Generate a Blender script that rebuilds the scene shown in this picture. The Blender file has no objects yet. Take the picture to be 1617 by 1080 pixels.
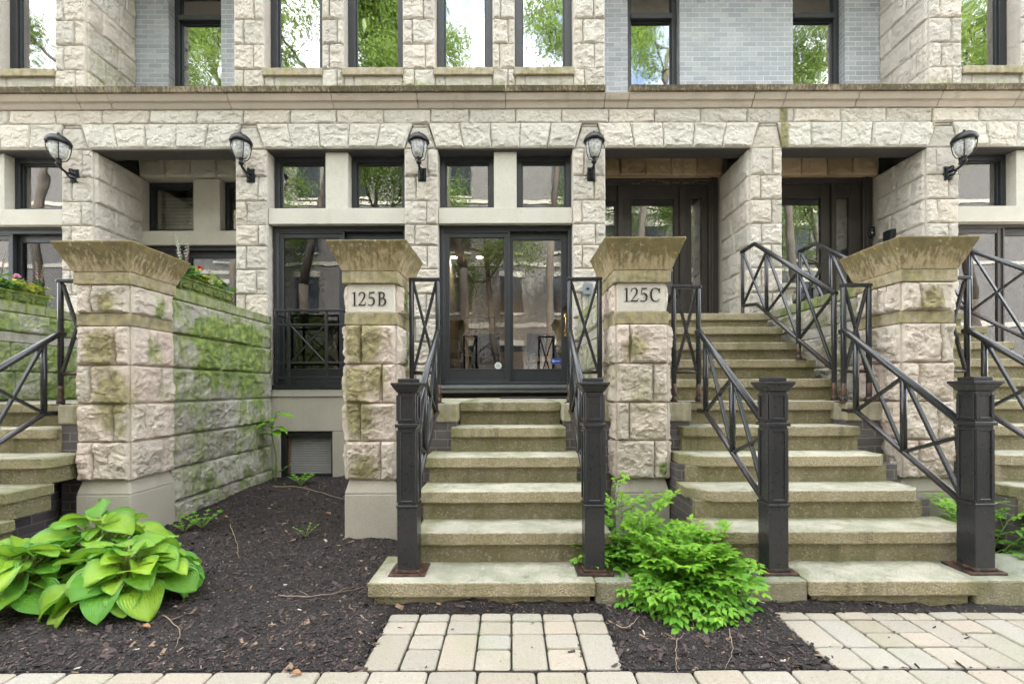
import bpy, bmesh, math, random
import numpy as np
from mathutils import Vector, Matrix
R = math.radians
scene = bpy.context.scene
COL = scene.collection
EYE, F, CX, CY = 1.271, 718.0, 808.5, 613.0
D = 5.83            # depth of the front stone plane
YB = 6.59           # depth of the brick / recess plane
def fx(px, Y=D): return (px - CX) * Y / F
def fz(py, Y=D): return EYE + (CY - py) * Y / F

# ---------------------------------------------------------------- noise
def _hash(ix, iy, seed):
    h = (ix.astype(np.int64) * 374761393 + iy.astype(np.int64) * 668265263 + int(seed) * 1442695041) & 0xffffffff
    h = ((h ^ (h >> 13)) * 1274126177) & 0xffffffff
    h = (h ^ (h >> 16)) & 0xffffff
    return h / float(0xffffff)
def vnoise(x, y, seed=0):
    ix = np.floor(x); iy = np.floor(y); fx_ = x - ix; fy_ = y - iy
    sx = fx_ * fx_ * fx_ * (fx_ * (fx_ * 6 - 15) + 10); sy = fy_ * fy_ * fy_ * (fy_ * (fy_ * 6 - 15) + 10)
    a = _hash(ix, iy, seed); b = _hash(ix + 1, iy, seed); c = _hash(ix, iy + 1, seed); d = _hash(ix + 1, iy + 1, seed)
    return a + (b - a) * sx + (c - a) * sy + (a - b - c + d) * sx * sy
def fbm(x, y, seed=0, octv=4):
    t = 0; amp = .5; tot = 0
    for k in range(octv):
        t = t + amp * vnoise(x, y, seed + 17 * k); tot += amp
        x = x * 2.03 + 3.1; y = y * 2.03 + 7.7; amp *= .5
    return t / tot
def sig(x): return 1 / (1 + np.exp(-np.clip(x, -30, 30)))
def sstep(a, b, x):
    t = np.clip((x - a) / (b - a), 0, 1); return t * t * (3 - 2 * t)

# ---------------------------------------------------------------- mesh builder
class MB:
    def __init__(s): s.v = []; s.n = 0; s.f = []; s.m = []; s.a = {'rnd': [], 'moss': [], 'olive': []}; s.smooth = []
    def add(s, v, f, mat=0, rnd=None, moss=0., olive=0., smooth=False):
        v = np.asarray(v, float).reshape(-1, 3); k = len(v); b = s.n
        s.v.append(v); s.n += k
        s.f.extend([tuple(i + b for i in q) for q in f])
        s.m.extend([mat] * len(f)); s.smooth.extend([smooth] * len(f))
        if rnd is None: rnd = random.random()
        for key, val in (('rnd', rnd), ('moss', moss), ('olive', olive)):
            s.a[key].append(np.broadcast_to(np.asarray(val, float), (k,)))
        return b
    def box(s, x0, x1, y0, y1, z0, z1, mat=0, cell=None, **kw):
        if cell is None:
            v = [(x, y, z) for z in (z0, z1) for y in (y0, y1) for x in (x0, x1)]
            f = [(0, 2, 3, 1), (4, 5, 7, 6), (0, 1, 5, 4), (2, 6, 7, 3), (0, 4, 6, 2), (1, 3, 7, 5)]
            return s.add(v, f, mat, **kw)
        nx, ny, nz = [max(1, int(round((b - a) / cell))) for a, b in ((x0, x1), (y0, y1), (z0, z1))]
        idx = {}; V = []; Fc = []
        def g(i, j, k):
            if (i, j, k) not in idx:
                idx[(i, j, k)] = len(V); V.append((x0 + (x1 - x0) * i / nx, y0 + (y1 - y0) * j / ny, z0 + (z1 - z0) * k / nz))
            return idx[(i, j, k)]
        for i in range(nx):
            for j in range(ny):
                Fc.append((g(i, j, 0), g(i, j + 1, 0), g(i + 1, j + 1, 0), g(i + 1, j, 0)))
                Fc.append((g(i, j, nz), g(i + 1, j, nz), g(i + 1, j + 1, nz), g(i, j + 1, nz)))
            for k in range(nz):
                Fc.append((g(i, 0, k), g(i + 1, 0, k), g(i + 1, 0, k + 1), g(i, 0, k + 1)))
                Fc.append((g(i, ny, k), g(i, ny, k + 1), g(i + 1, ny, k + 1), g(i + 1, ny, k)))
        for j in range(ny):
            for k in range(nz):
                Fc.append((g(0, j, k), g(0, j, k + 1), g(0, j + 1, k + 1), g(0, j + 1, k)))
                Fc.append((g(nx, j, k), g(nx, j + 1, k), g(nx, j + 1, k + 1), g(nx, j, k + 1)))
        return s.add(V, Fc, mat, **kw)
    def frustum(s, lo, hi, mat=0, **kw):      # lo/hi = (x0,x1,y0,y1,z)
        v = [(x, y, q[4]) for q in (lo, hi) for y in (q[2], q[3]) for x in (q[0], q[1])]
        f = [(0, 2, 3, 1), (4, 5, 7, 6), (0, 1, 5, 4), (2, 6, 7, 3), (0, 4, 6, 2), (1, 3, 7, 5)]
        return s.add(v, f, mat, **kw)
    def prism(s, poly, z0, z1, mat=0, **kw):   # plan polygon (ccw) extruded in z
        n = len(poly)
        v = [(x, y, z0) for x, y in poly] + [(x, y, z1) for x, y in poly]
        f = [tuple(reversed(range(n))), tuple(range(n, 2 * n))] + [(i, (i + 1) % n, n + (i + 1) % n, n + i) for i in range(n)]
        return s.add(v, f, mat, **kw)
    def xprofile(s, prof, x0, x1, mat=0, nx=1, **kw):   # closed (y,z) profile extruded along x
        n = len(prof); v = []; f = []
        for i in range(nx + 1):
            x = x0 + (x1 - x0) * i / nx
            v += [(x, y, z) for y, z in prof]
        for i in range(nx):
            for j in range(n):
                a = i * n + j; b = i * n + (j + 1) % n
                f.append((a, a + n, b + n, b))
        f.append(tuple(range(n))); f.append(tuple(reversed(range(nx * n, nx * n + n))))
        return s.add(v, f, mat, **kw)
    def tube(s, pts, r, seg=10, mat=0, smooth=True, radii=None, **kw):
        P = [Vector(p) for p in pts]; n = len(P); V = []; Fc = []
        tang = []
        for i in range(n):
            a = P[max(i - 1, 0)]; b = P[min(i + 1, n - 1)]
            t = (b - a)
            if 0 < i < n - 1:
                t = (P[i] - P[i - 1]).normalized() + (P[i + 1] - P[i]).normalized()
            tang.append(t.normalized())
        ref = Vector((0, 0, 1)) if abs(tang[0].z) < .9 else Vector((0, 1, 0))
        u = tang[0].cross(ref).normalized()
        for i in range(n):
            t = tang[i]; u = (u - t * u.dot(t)).normalized(); w = t.cross(u)
            rr = radii[i] if radii else r
            if 0 < i < n - 1:
                c = max(.5, (P[i] - P[i - 1]).normalized().dot(t)); k = 1 / c
            else: k = 1
            bend = None
            if k > 1.01:
                d0 = (P[i] - P[i - 1]).normalized(); d1 = (P[i + 1] - P[i]).normalized(); bend = (d1 - d0).normalized()
            for j in range(seg):
                a = 2 * math.pi * j / seg
                o = u * math.cos(a) * rr + w * math.sin(a) * rr
                if bend is not None: o = o + bend * o.dot(bend) * (k - 1)
                V.append(P[i] + o)
        for i in range(n - 1):
            for j in range(seg):
                a = i * seg + j; b = i * seg + (j + 1) % seg
                Fc.append((a, b, b + seg, a + seg))
        b = s.add([tuple(v) for v in V], Fc, mat, smooth=smooth, **kw)
        s.f.append(tuple(b + j for j in reversed(range(seg)))); s.f.append(tuple(b + (n - 1) * seg + j for j in range(seg)))
        s.m += [mat, mat]; s.smooth += [False, False]
    def lathe(s, prof, c, seg=20, mat=0, smooth=True, axis=None, **kw):   # prof (r,z) list around c
        V = []; Fc = []; n = len(prof)
        for r, z in prof:
            for j in range(seg):
                a = 2 * math.pi * j / seg
                V.append((c[0] + r * math.cos(a), c[1] + r * math.sin(a), c[2] + z))
        for i in range(n - 1):
            for j in range(seg):
                a = i * seg + j; b = i * seg + (j + 1) % seg
                Fc.append((a, b, b + seg, a + seg))
        Fc.append(tuple(reversed(range(seg)))); Fc.append(tuple((n - 1) * seg + j for j in range(seg)))
        s.add(V, Fc, mat, smooth=smooth, **kw)
    def bar(s, p0, p1, w, t, up=(0, 0, 1), mat=0, **kw):     # square bar between two points
        p0 = Vector(p0); p1 = Vector(p1); d = (p1 - p0).normalized(); up = Vector(up)
        if abs(d.dot(up)) > .98: up = Vector((0, 1, 0))
        a = d.cross(up).normalized() * w / 2; b = a.cross(d).normalized() * t / 2
        v = [p + sa * a + sb * b for p in (p0, p1) for sa, sb in ((-1, -1), (1, -1), (1, 1), (-1, 1))]
        f = [(3, 2, 1, 0), (4, 5, 6, 7), (0, 1, 5, 4), (1, 2, 6, 5), (2, 3, 7, 6), (3, 0, 4, 7)]
        s.add([tuple(q) for q in v], f, mat, **kw)
    def build(s, name, mats, parent=None, bevel=0, seg=2, fix=True, loc=None):
        me = bpy.data.meshes.new(name)
        V = np.concatenate(s.v) if s.v else np.zeros((0, 3))
        if loc is not None: V = V - np.asarray(loc)
        me.from_pydata(V.tolist(), [], s.f)
        for m in (mats if isinstance(mats, (list, tuple)) else [mats]): me.materials.append(m)
        if len(s.f) == len(me.polygons):
            me.polygons.foreach_set('material_index', s.m)
            me.polygons.foreach_set('use_smooth', s.smooth)
        for k, val in s.a.items():
            at = me.attributes.new(k, 'FLOAT', 'POINT'); at.data.foreach_set('value', np.concatenate(val).astype(np.float32))
        me.update()
        o = bpy.data.objects.new(name, me); COL.objects.link(o)
        if loc is not None: o.location = loc
        if parent is not None: o.parent = parent
        if bevel:
            b = o.modifiers.new('bevel', 'BEVEL'); b.width = bevel; b.segments = seg; b.limit_method = 'ANGLE'; b.angle_limit = R(40)
        return o

def roughen(o, strength=.006, size=.12, sub=0):
    key = 'clouds_%g' % size
    t = bpy.data.textures.get(key)
    if not t:
        t = bpy.data.textures.new(key, 'CLOUDS'); t.noise_scale = size; t.noise_depth = 3
    d = o.modifiers.new('rough', 'DISPLACE'); d.texture = t; d.texture_coords = 'GLOBAL'; d.strength = strength; d.mid_level = .5
    return o
def tag(o, label=None, cat=None, group=None, kind=None):
    if label: o['label'] = label
    if cat: o['category'] = cat
    if group: o['group'] = group
    if kind: o['kind'] = kind
    return o
def thing(name, loc, label, cat, group=None):
    o = bpy.data.objects.new(name, None); COL.objects.link(o); o.empty_display_size = .1
    o.location = loc; o.matrix_world = Matrix.Translation(loc)
    return tag(o, label, cat, group)
def place(mb, name, mats, th, **kw):
    """build a mesh given in world coordinates as a child of th"""
    root = th
    off = Vector((0, 0, 0))
    while root is not None: off += root.location; root = root.parent
    o = mb.build(name, mats, th, **kw)
    o.data.transform(Matrix.Translation(-off)); o.data.update()
    return o

# ---------------------------------------------------------------- materials
class NT:
    def __init__(s, name):
        s.mat = bpy.data.materials.new(name); s.mat.use_nodes = True
        s.t = s.mat.node_tree; s.b = s.t.nodes['Principled BSDF']; s.out = s.t.nodes['Material Output']
    def n(s, typ, **kw):
        nd = s.t.nodes.new(typ)
        for k, v in kw.items():
            if k.startswith('i_'):
                nd.inputs[k[2:].replace('_', ' ')].default_value = v
            else: setattr(nd, k, v)
        return nd
    def l(s, a, b): s.t.links.new(a, b)
    def pos(s): return s.n('ShaderNodeNewGeometry').outputs['Position']
    def attr(s, name): return s.n('ShaderNodeAttribute', attribute_name=name).outputs['Fac']
    def noise(s, scale, vec=None, detail=4, rough=.55, stretch=None, dist=0):
        nd = s.n('ShaderNodeTexNoise'); nd.inputs['Scale'].default_value = scale; nd.inputs['Detail'].default_value = detail
        nd.inputs['Roughness'].default_value = rough; nd.inputs['Distortion'].default_value = dist
        vec = vec or s.pos()
        if stretch:
            mp = s.n('ShaderNodeMapping'); mp.inputs['Scale'].default_value = stretch; s.l(vec, mp.inputs['Vector']); vec = mp.outputs[0]
        s.l(vec, nd.inputs['Vector']); return nd.outputs['Fac']
    def ramp(s, x, a, b, smooth=True):
        nd = s.n('ShaderNodeMapRange'); nd.clamp = True
        if smooth: nd.interpolation_type = 'SMOOTHSTEP'
        nd.inputs['From Min'].default_value = a; nd.inputs['From Max'].default_value = b; s.l(x, nd.inputs['Value']); return nd.outputs[0]
    def math(s, op, a, b=None, clamp=False):
        nd = s.n('ShaderNodeMath', operation=op); nd.use_clamp = clamp
        for i, q in enumerate((a, b)):
            if q is None: continue
            if isinstance(q, (int, float)): nd.inputs[i].default_value = q
            else: s.l(q, nd.inputs[i])
        return nd.outputs[0]
    def mix(s, fac, a, b, mode='MIX'):
        nd = s.n('ShaderNodeMix', data_type='RGBA', blend_type=mode)
        for sock, q in ((nd.inputs['Factor'], fac), (nd.inputs[6], a), (nd.inputs[7], b)):
            if isinstance(q, (int, float)): sock.default_value = q
            elif isinstance(q, tuple): sock.default_value = (*q, 1) if len(q) == 3 else q
            else: s.l(q, sock)
        return nd.outputs[2]
    def gain(s, col, fac):       # colour times a scalar
        nd = s.n('ShaderNodeVectorMath', operation='SCALE'); s.l(col, nd.inputs[0])
        if isinstance(fac, (int, float)): nd.inputs['Scale'].default_value = fac
        else: s.l(fac, nd.inputs['Scale'])
        return nd.outputs[0]
    def bump(s, h, strength=.3, dist=.01, normal=None):
        nd = s.n('ShaderNodeBump'); nd.inputs['Strength'].default_value = strength; nd.inputs['Distance'].default_value = dist
        s.l(h, nd.inputs['Height'])
        if normal: s.l(normal, nd.inputs['Normal'])
        return nd.outputs[0]
    def fin(s, col, rough=.8, normal=None, **kw):
        if isinstance(col, tuple): s.b.inputs['Base Color'].default_value = (*col, 1)
        else: s.l(col, s.b.inputs['Base Color'])
        if isinstance(rough, (int, float)): s.b.inputs['Roughness'].default_value = rough
        else: s.l(rough, s.b.inputs['Roughness'])
        if normal: s.l(normal, s.b.inputs['Normal'])
        for k, v in kw.items(): s.b.inputs[k.replace('_', ' ')].default_value = v
        return s.mat

def stone(name, c1, c2, tint, spread=.25, moss_gain=1., bump=.35, streak=.25, fine=70, chip=1.):
    m = NT(name); p = m.pos()
    rnd = m.attr('rnd'); moss = m.attr('moss'); olive = m.attr('olive')
    col = m.mix(m.ramp(m.noise(2.6, p, 5), .3, .7), c1, c2)
    h2 = m.math('FRACT', m.math('MULTIPLY', rnd, 7.31))
    col = m.mix(m.math('MULTIPLY', m.ramp(h2, .35, 1.), .8), col, tint)
    col = m.gain(col, m.math('ADD', m.math('MULTIPLY', rnd, spread), 1 - spread / 2))
    # mineral speckle and small rusty veins
    sp = m.noise(fine, p, 3, .6)
    col = m.gain(col, m.math('ADD', m.math('MULTIPLY', sp, .6), .70))
    vein = m.ramp(m.noise(9, p, 6, .65), .58, .74)
    col = m.mix(m.math('MULTIPLY', vein, .35), col, (c1[0] * .78, c1[1] * .68, c1[2] * .56))
    if chip:
        cn1 = m.noise(5.2, p, 5, .55, stretch=(1, 1, 1.7), dist=.5); cn2 = m.noise(10, p, 5, .6, stretch=(1, 1, 1.5), dist=.4)
        led = m.math('ADD', m.math('MULTIPLY', m.ramp(cn1, .493, .507), 1.), m.math('MULTIPLY', m.ramp(cn2, .535, .55), .6))
        ln = m.math('SUBTRACT', 1., m.ramp(m.math('ABSOLUTE', m.math('SUBTRACT', cn1, .5)), .0, .011))
        ln2 = m.math('SUBTRACT', 1., m.ramp(m.math('ABSOLUTE', m.math('SUBTRACT', cn2, .542)), .0, .010))
        crk = m.math('MULTIPLY', m.math('MAXIMUM', ln, m.math('MULTIPLY', ln2, .7)), m.ramp(m.noise(4, p, 3), .4, .62))
        col = m.mix(m.math('MULTIPLY', crk, .30 * chip), col, (c1[0] * .45, c1[1] * .38, c1[2] * .32))
    # rain streaks
    st = m.ramp(m.noise(9, p, 4, .6, stretch=(1, 1, .09)), .52, .75)
    st = m.math('MULTIPLY', st, m.ramp(m.noise(1.1, p, 3), .42, .65))
    col = m.mix(m.math('MULTIPLY', st, streak), col, (c1[0] * .42, c1[1] * .42, c1[2] * .38))
    # algae and moss
    big = m.noise(5.5, p, 6, .62); run = m.noise(26, p, 4, .6, stretch=(1, 1, .16))
    e = m.math('ADD', m.math('MULTIPLY', big, .62), m.math('MULTIPLY', run, .5))
    mo = m.ramp(m.math('ADD', moss, m.math('SUBTRACT', e, 1.0)), -.12, .38)
    ol = m.ramp(m.math('ADD', olive, m.math('SUBTRACT', e, 1.0)), -.12, .42)
    gcol = m.mix(m.ramp(m.noise(13, p, 4), .35, .7), (.085, .145, .022), (.24, .31, .05))
    ocol = m.mix(m.ramp(m.noise(17, p, 4), .3, .7), (.13, .115, .045), (.29, .25, .10))
    col = m.mix(m.math('MULTIPLY', ol, .86), col, ocol)
    col = m.mix(m.math('MULTIPLY', mo, .9), col, gcol)
    h = m.math('ADD', m.math('MULTIPLY', m.noise(34, p, 6, .7), .7), m.math('MULTIPLY', m.noise(150, p, 2, .6), .22))
    h = m.math('ADD', h, m.math('MULTIPLY', mo, m.math('MULTIPLY', m.noise(90, p, 4, .7), .9)))
    nb = m.bump(h, bump, .012)
    if chip: nb = m.bump(led, .55 * chip, .014, nb)
    return m.fin(col, .86, nb)

def smooth_stone(name, c1, c2, streak=.3, fine=120):
    return stone(name, c1, c2, c2, .1, 1., .14, streak, fine, 0)

def aggregate(name, face, top, speck=.5):
    """exposed aggregate concrete; biofilm where the slab lies flat"""
    m = NT(name); p = m.pos(); olive = m.attr('olive')
    g = m.n('ShaderNodeNewGeometry'); sx = m.n('ShaderNodeSeparateXYZ'); m.l(g.outputs['True Normal'], sx.inputs[0])
    up = m.ramp(sx.outputs['Z'], .55, .9)
    vo = m.n('ShaderNodeTexVoronoi'); vo.inputs['Scale'].default_value = 95; m.l(p, vo.inputs['Vector'])
    fcol = m.mix(m.ramp(m.noise(6, p, 5), .3, .7), face, (face[0] * .66, face[1] * .68, face[2] * .5))
    fcol = m.mix(m.math('MULTIPLY', m.ramp(vo.outputs['Distance'], .15, .6), speck), fcol, (.17, .145, .095))
    sc = m.n('ShaderNodeSeparateColor'); m.l(vo.outputs['Color'], sc.inputs[0])
    fcol = m.mix(m.math('MULTIPLY', m.ramp(sc.outputs[0], .82, .95), .6), fcol, (.42, .38, .3))
    tcol = m.mix(m.ramp(m.noise(4.5, p, 6, .65), .35, .68), top, (top[0] * .64, top[1] * .70, top[2] * .62))
    wear = m.ramp(m.noise(15, p, 5, .7, stretch=(1, .45, 1)), .58, .75)
    tcol = m.mix(m.math('MULTIPLY', wear, .55), tcol, (.55, .53, .46))
    tcol = m.gain(tcol, m.math('ADD', m.math('MULTIPLY', m.noise(120, p, 2), .5), .75))
    col = m.mix(up, fcol, tcol)
    big = m.noise(3.2, p, 6, .65)
    ol = m.ramp(m.math('ADD', olive, m.math('SUBTRACT', big, .8)), -.1, .3)
    col = m.mix(m.math('MULTIPLY', ol, .75), col, m.mix(m.noise(30, p, 3), (.09, .10, .04), (.22, .205, .085)))
    drip = m.math('MULTIPLY', m.ramp(m.noise(13, p, 5, .65, stretch=(1, 1, .22)), .5, .68), m.ramp(m.noise(1.9, p, 4), .42, .62))
    col = m.mix(m.math('MULTIPLY', drip, .5), col, (.085, .078, .05))
    pale = m.ramp(m.noise(7, p, 6, .7, stretch=(1, 1, .6)), .6, .72)
    col = m.mix(m.math('MULTIPLY', pale, .4), col, (.46, .43, .34))
    col = m.gain(col, m.math('ADD', m.math('MULTIPLY', m.attr('rnd'), .26), .84))
    rust = m.math('MULTIPLY', m.ramp(m.noise(2.2, p, 4), .66, .8), m.ramp(m.noise(20, p, 4, .6, stretch=(1, 1, .2)), .4, .7))
    col = m.mix(m.math('MULTIPLY', rust, .55), col, (.19, .09, .035))
    h = m.math('ADD', m.math('MULTIPLY', vo.outputs['Distance'], -.8), m.math('MULTIPLY', m.noise(45, p, 5, .7), .9))
    return m.fin(col, .88, m.bump(h, .8, .009))

def plain(name, c, rough=.5, var=.15, bump=.08, scale=20, metal=0., spec=.5):
    m = NT(name); p = m.pos()
    n = m.noise(scale, p, 5, .6)
    col = m.gain(m.mix(m.ramp(m.noise(3, p, 4), .3, .7), c, (c[0] * .85, c[1] * .86, c[2] * .9)), m.math('ADD', m.math('MULTIPLY', n, var * 2), 1 - var))
    return m.fin(col, m.math('ADD', m.math('MULTIPLY', n, .25), rough - .12), m.bump(m.noise(scale * 6, p, 3), bump, .004), Metallic=metal, Specular_IOR_Level=spec)

def painted_iron(name, c, rust=.35):
    m = NT(name); p = m.pos()
    n = m.noise(30, p, 5, .65)
    col = m.gain(m.mix(m.ramp(m.noise(6, p, 4), .35, .7), c, (c[0] * 1.25, c[1] * 1.2, c[2] * 1.15)), m.math('ADD', m.math('MULTIPLY', n, .16), .92))
    rs = m.math('MULTIPLY', m.ramp(m.noise(11, p, 6, .7), .6, .72), m.ramp(m.noise(2.2, p, 3), .5, .62))
    ru = m.math('MAXIMUM', m.math('MULTIPLY', rs, rust * .12), m.math('MULTIPLY', m.attr('olive'), m.ramp(m.noise(25, p, 5, .7), .4, .6)))
    col = m.mix(ru, col, m.mix(m.noise(50, p, 3), (.10, .035, .015), (.26, .11, .05)))
    return m.fin(col, m.math('ADD', m.math('MULTIPLY', ru, .4), m.math('ADD', m.math('MULTIPLY', n, .06), .25)), m.bump(m.noise(170, p, 2, .6), .05, .002), Specular_IOR_Level=.55)

def glass(name, base, tint, wav=.02, rough=0.):
    m = NT(name); t = m.t
    t.nodes.remove(m.b)
    gl = m.n('ShaderNodeBsdfGlossy'); gl.inputs['Roughness'].default_value = rough; gl.inputs['Color'].default_value = (.97, .98, 1, 1)
    tr = m.n('ShaderNodeBsdfTransparent'); tr.inputs['Color'].default_value = (*tint, 1)
    lw = m.n('ShaderNodeFresnel'); lw.inputs['IOR'].default_value = 1.5
    fac = m.math('ADD', m.math('MULTIPLY', lw.outputs[0], .8), base, clamp=True)
    mx = m.n('ShaderNodeMixShader'); m.l(fac, mx.inputs[0]); m.l(tr.outputs[0], mx.inputs[1]); m.l(gl.outputs[0], mx.inputs[2])
    m.l(m.bump(m.noise(1.6, None, 2), wav, .3), gl.inputs['Normal'])
    m.l(mx.outputs[0], m.out.inputs['Surface'])
    return m.mat

def leafmat(name, c1, c2, rim=None, trans=.35, rough=.42, scale=6, rimr=(.62, 1.), rib=.3):
    m = NT(name); p = m.pos()
    col = m.mix(m.ramp(m.attr('rnd'), 0, 1, False), c1, c2)
    if rim: col = m.mix(m.ramp(m.attr('olive'), *rimr), col, rim)
    col = m.gain(col, m.math('ADD', m.math('MULTIPLY', m.noise(scale * 8, p, 3), .3), .85))
    m.fin(col, rough, None, Specular_IOR_Level=.4)
    h = m.math('SINE', m.math('MULTIPLY', m.attr('moss'), 1.0))
    nb = m.bump(h, rib, .01); m.l(nb, m.b.inputs['Normal'])
    tl = m.n('ShaderNodeBsdfTranslucent'); m.l(m.gain(col, 1.3), tl.inputs['Color'])
    mx = m.n('ShaderNodeMixShader'); mx.inputs[0].default_value = trans
    m.l(m.b.outputs[0], mx.inputs[1]); m.l(tl.outputs[0], mx.inputs[2]); m.l(mx.outputs[0], m.out.inputs['Surface'])
    return m.mat

def emit(name, c, s):
    m = NT(name); m.b.inputs['Base Color'].default_value = (*c, 1); m.b.inputs['Emission Color'].default_value = (*c, 1)
    m.b.inputs['Emission Strength'].default_value = s; return m.mat

M = {}
M['facade'] = stone('facade_limestone', (.49, .455, .405), (.435, .405, .355), (.50, .445, .38), .18, streak=.25)
M['lintel'] = stone('lintel_limestone', (.52, .495, .445), (.48, .455, .405), (.525, .485, .425), .14, streak=.15)
M['gate'] = stone('gatepost_limestone', (.54, .465, .395), (.46, .405, .34), (.555, .45, .385), .2, streak=.2)
M['garden'] = stone('garden_wall_limestone', (.42, .395, .355), (.37, .345, .315), (.44, .395, .355), .25, streak=.25)
M['rusty'] = stone('stained_limestone', (.46, .33, .21), (.34, .235, .14), (.52, .39, .26), .3, streak=.6)
M['plaque'] = smooth_stone('plaque_limestone', (.56, .52, .46), (.50, .455, .395), .3)
M['dressed'] = smooth_stone('dressed_limestone', (.50, .475, .42), (.46, .435, .38), .22)
M['pinkish'] = smooth_stone('cornice_limestone', (.46, .40, .335), (.40, .35, .295), .45)
M['panel'] = smooth_stone('panel_limestone', (.46, .42, .355), (.40, .365, .305), .4)
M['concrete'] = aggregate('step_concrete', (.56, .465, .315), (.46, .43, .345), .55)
M['riser'] = aggregate('shaded_riser_concrete', (.31, .255, .165), (.30, .28, .21), .35)  # stained brown, and darkened to stand for the shadow under the nosings
M['footing'] = aggregate('footing_concrete', (.34, .30, .225), (.30, .31, .25), .25)
M['iron'] = painted_iron('painted_iron', (.016, .0165, .019))
M['frame'] = plain('bronze_frame', (.022, .024, .028), .42, .12, .04)
M['brownframe'] = plain('brown_frame', (.042, .034, .030), .45, .15, .06)
M['dark'] = plain('dark_metal', (.012, .012, .013), .5)
M['lampiron'] = plain('lamp_iron', (.006, .007, .008), .4, .2, .1, spec=.35)
M['brass'] = plain('brass', (.75, .52, .16), .22, .05, .02, metal=1.)
M['glass_up'] = glass('coated_glass', .29, (.42, .46, .46), .012, .022)
M['glass'] = glass('door_glass', .17, (.74, .76, .74), .005)
M['screen'] = glass('screened_glass', .06, (.46, .48, .49), .004)
# ---------------------------------------------------------------- more materials
def brick_mat(name, c1, c2, mortar, bw=.205, rh=.0705):
    m = NT(name); p = m.pos(); sx = m.n('ShaderNodeSeparateXYZ'); m.l(p, sx.inputs[0])
    cb = m.n('ShaderNodeCombineXYZ'); m.l(m.math('ADD', sx.outputs[0], sx.outputs[1]), cb.inputs[0]); m.l(sx.outputs[2], cb.inputs[1])
    b = m.n('ShaderNodeTexBrick'); b.inputs['Scale'].default_value = 1; b.inputs['Brick Width'].default_value = bw; b.inputs['Row Height'].default_value = rh
    b.inputs['Mortar Size'].default_value = .005; b.inputs['Mortar Smooth'].default_value = .25; b.offset = .5
    b.inputs['Color1'].default_value = (*c1, 1); b.inputs['Color2'].default_value = (*c2, 1); b.inputs['Mortar'].default_value = (*mortar, 1)
    m.l(cb.outputs[0], b.inputs['Vector'])
    col = m.gain(b.outputs['Color'], m.math('ADD', m.math('MULTIPLY', m.noise(3, p, 5), .4), .8))
    col = m.gain(col, m.math('ADD', m.math('MULTIPLY', m.noise(60, p, 3), .24), .88))
    st = m.ramp(m.noise(8, p, 4, .6, stretch=(1, 1, .1)), .55, .8)
    col = m.mix(m.math('MULTIPLY', st, .25), col, (c1[0] * .6, c1[1] * .62, c1[2] * .58))
    h = m.math('ADD', m.math('MULTIPLY', b.outputs['Fac'], -1.), m.math('MULTIPLY', m.noise(70, p, 4), .5))
    return m.fin(col, .62, m.bump(h, .8, .006))
M['soffit'] = plain('painted_soffit', (.062, .056, .054), .6)
M['brick'] = brick_mat('painted_grey_brick', (.27, .295, .33), (.37, .385, .41), (.56, .57, .57))
M['darkbrick'] = brick_mat('dark_brick', (.085, .072, .075), (.125, .105, .105), (.20, .185, .175))

def cap_mat(name, c, dark):
    """tooled sandstone: fine vertical chisel lines holding lichen"""
    m = NT(name); p = m.pos(); olive = m.attr('olive')
    run = m.noise(42, p, 5, .6, stretch=(1, 1, .11)); big = m.noise(5, p, 6, .65); spot = m.noise(26, p, 5, .7)
    col = m.mix(m.ramp(m.noise(4, p, 4), .3, .7), c, (c[0] * .82, c[1] * .8, c[2] * .72))
    e = m.math('ADD', m.math('MULTIPLY', run, .75), m.math('MULTIPLY', big, .45))
    f = m.ramp(m.math('ADD', m.math('SUBTRACT', olive, .55), m.math('SUBTRACT', e, .5)), -.13, .13)
    lich = m.mix(m.ramp(m.noise(12, p, 4), .3, .7), dark, (dark[0] * 1.8, dark[1] * 1.6, dark[2] * 1.3))
    col = m.mix(m.math('MULTIPLY', f, .88), col, lich)
    col = m.mix(m.math('MULTIPLY', m.ramp(spot, .58, .66), .6), col, (.44, .39, .28))
    col = m.gain(col, m.math('ADD', m.math('MULTIPLY', m.noise(90, p, 3), .36), .82))
    h = m.math('ADD', run, m.math('MULTIPLY', m.noise(90, p, 4, .7), .5))
    return m.fin(col, .88, m.bump(h, .6, .012))
M['cap'] = cap_mat('tooled_capstone', (.43, .345, .22), (.088, .074, .028))
M['drip'] = cap_mat('tooled_cornice_edge', (.33, .275, .20), (.05, .042, .024))

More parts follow.
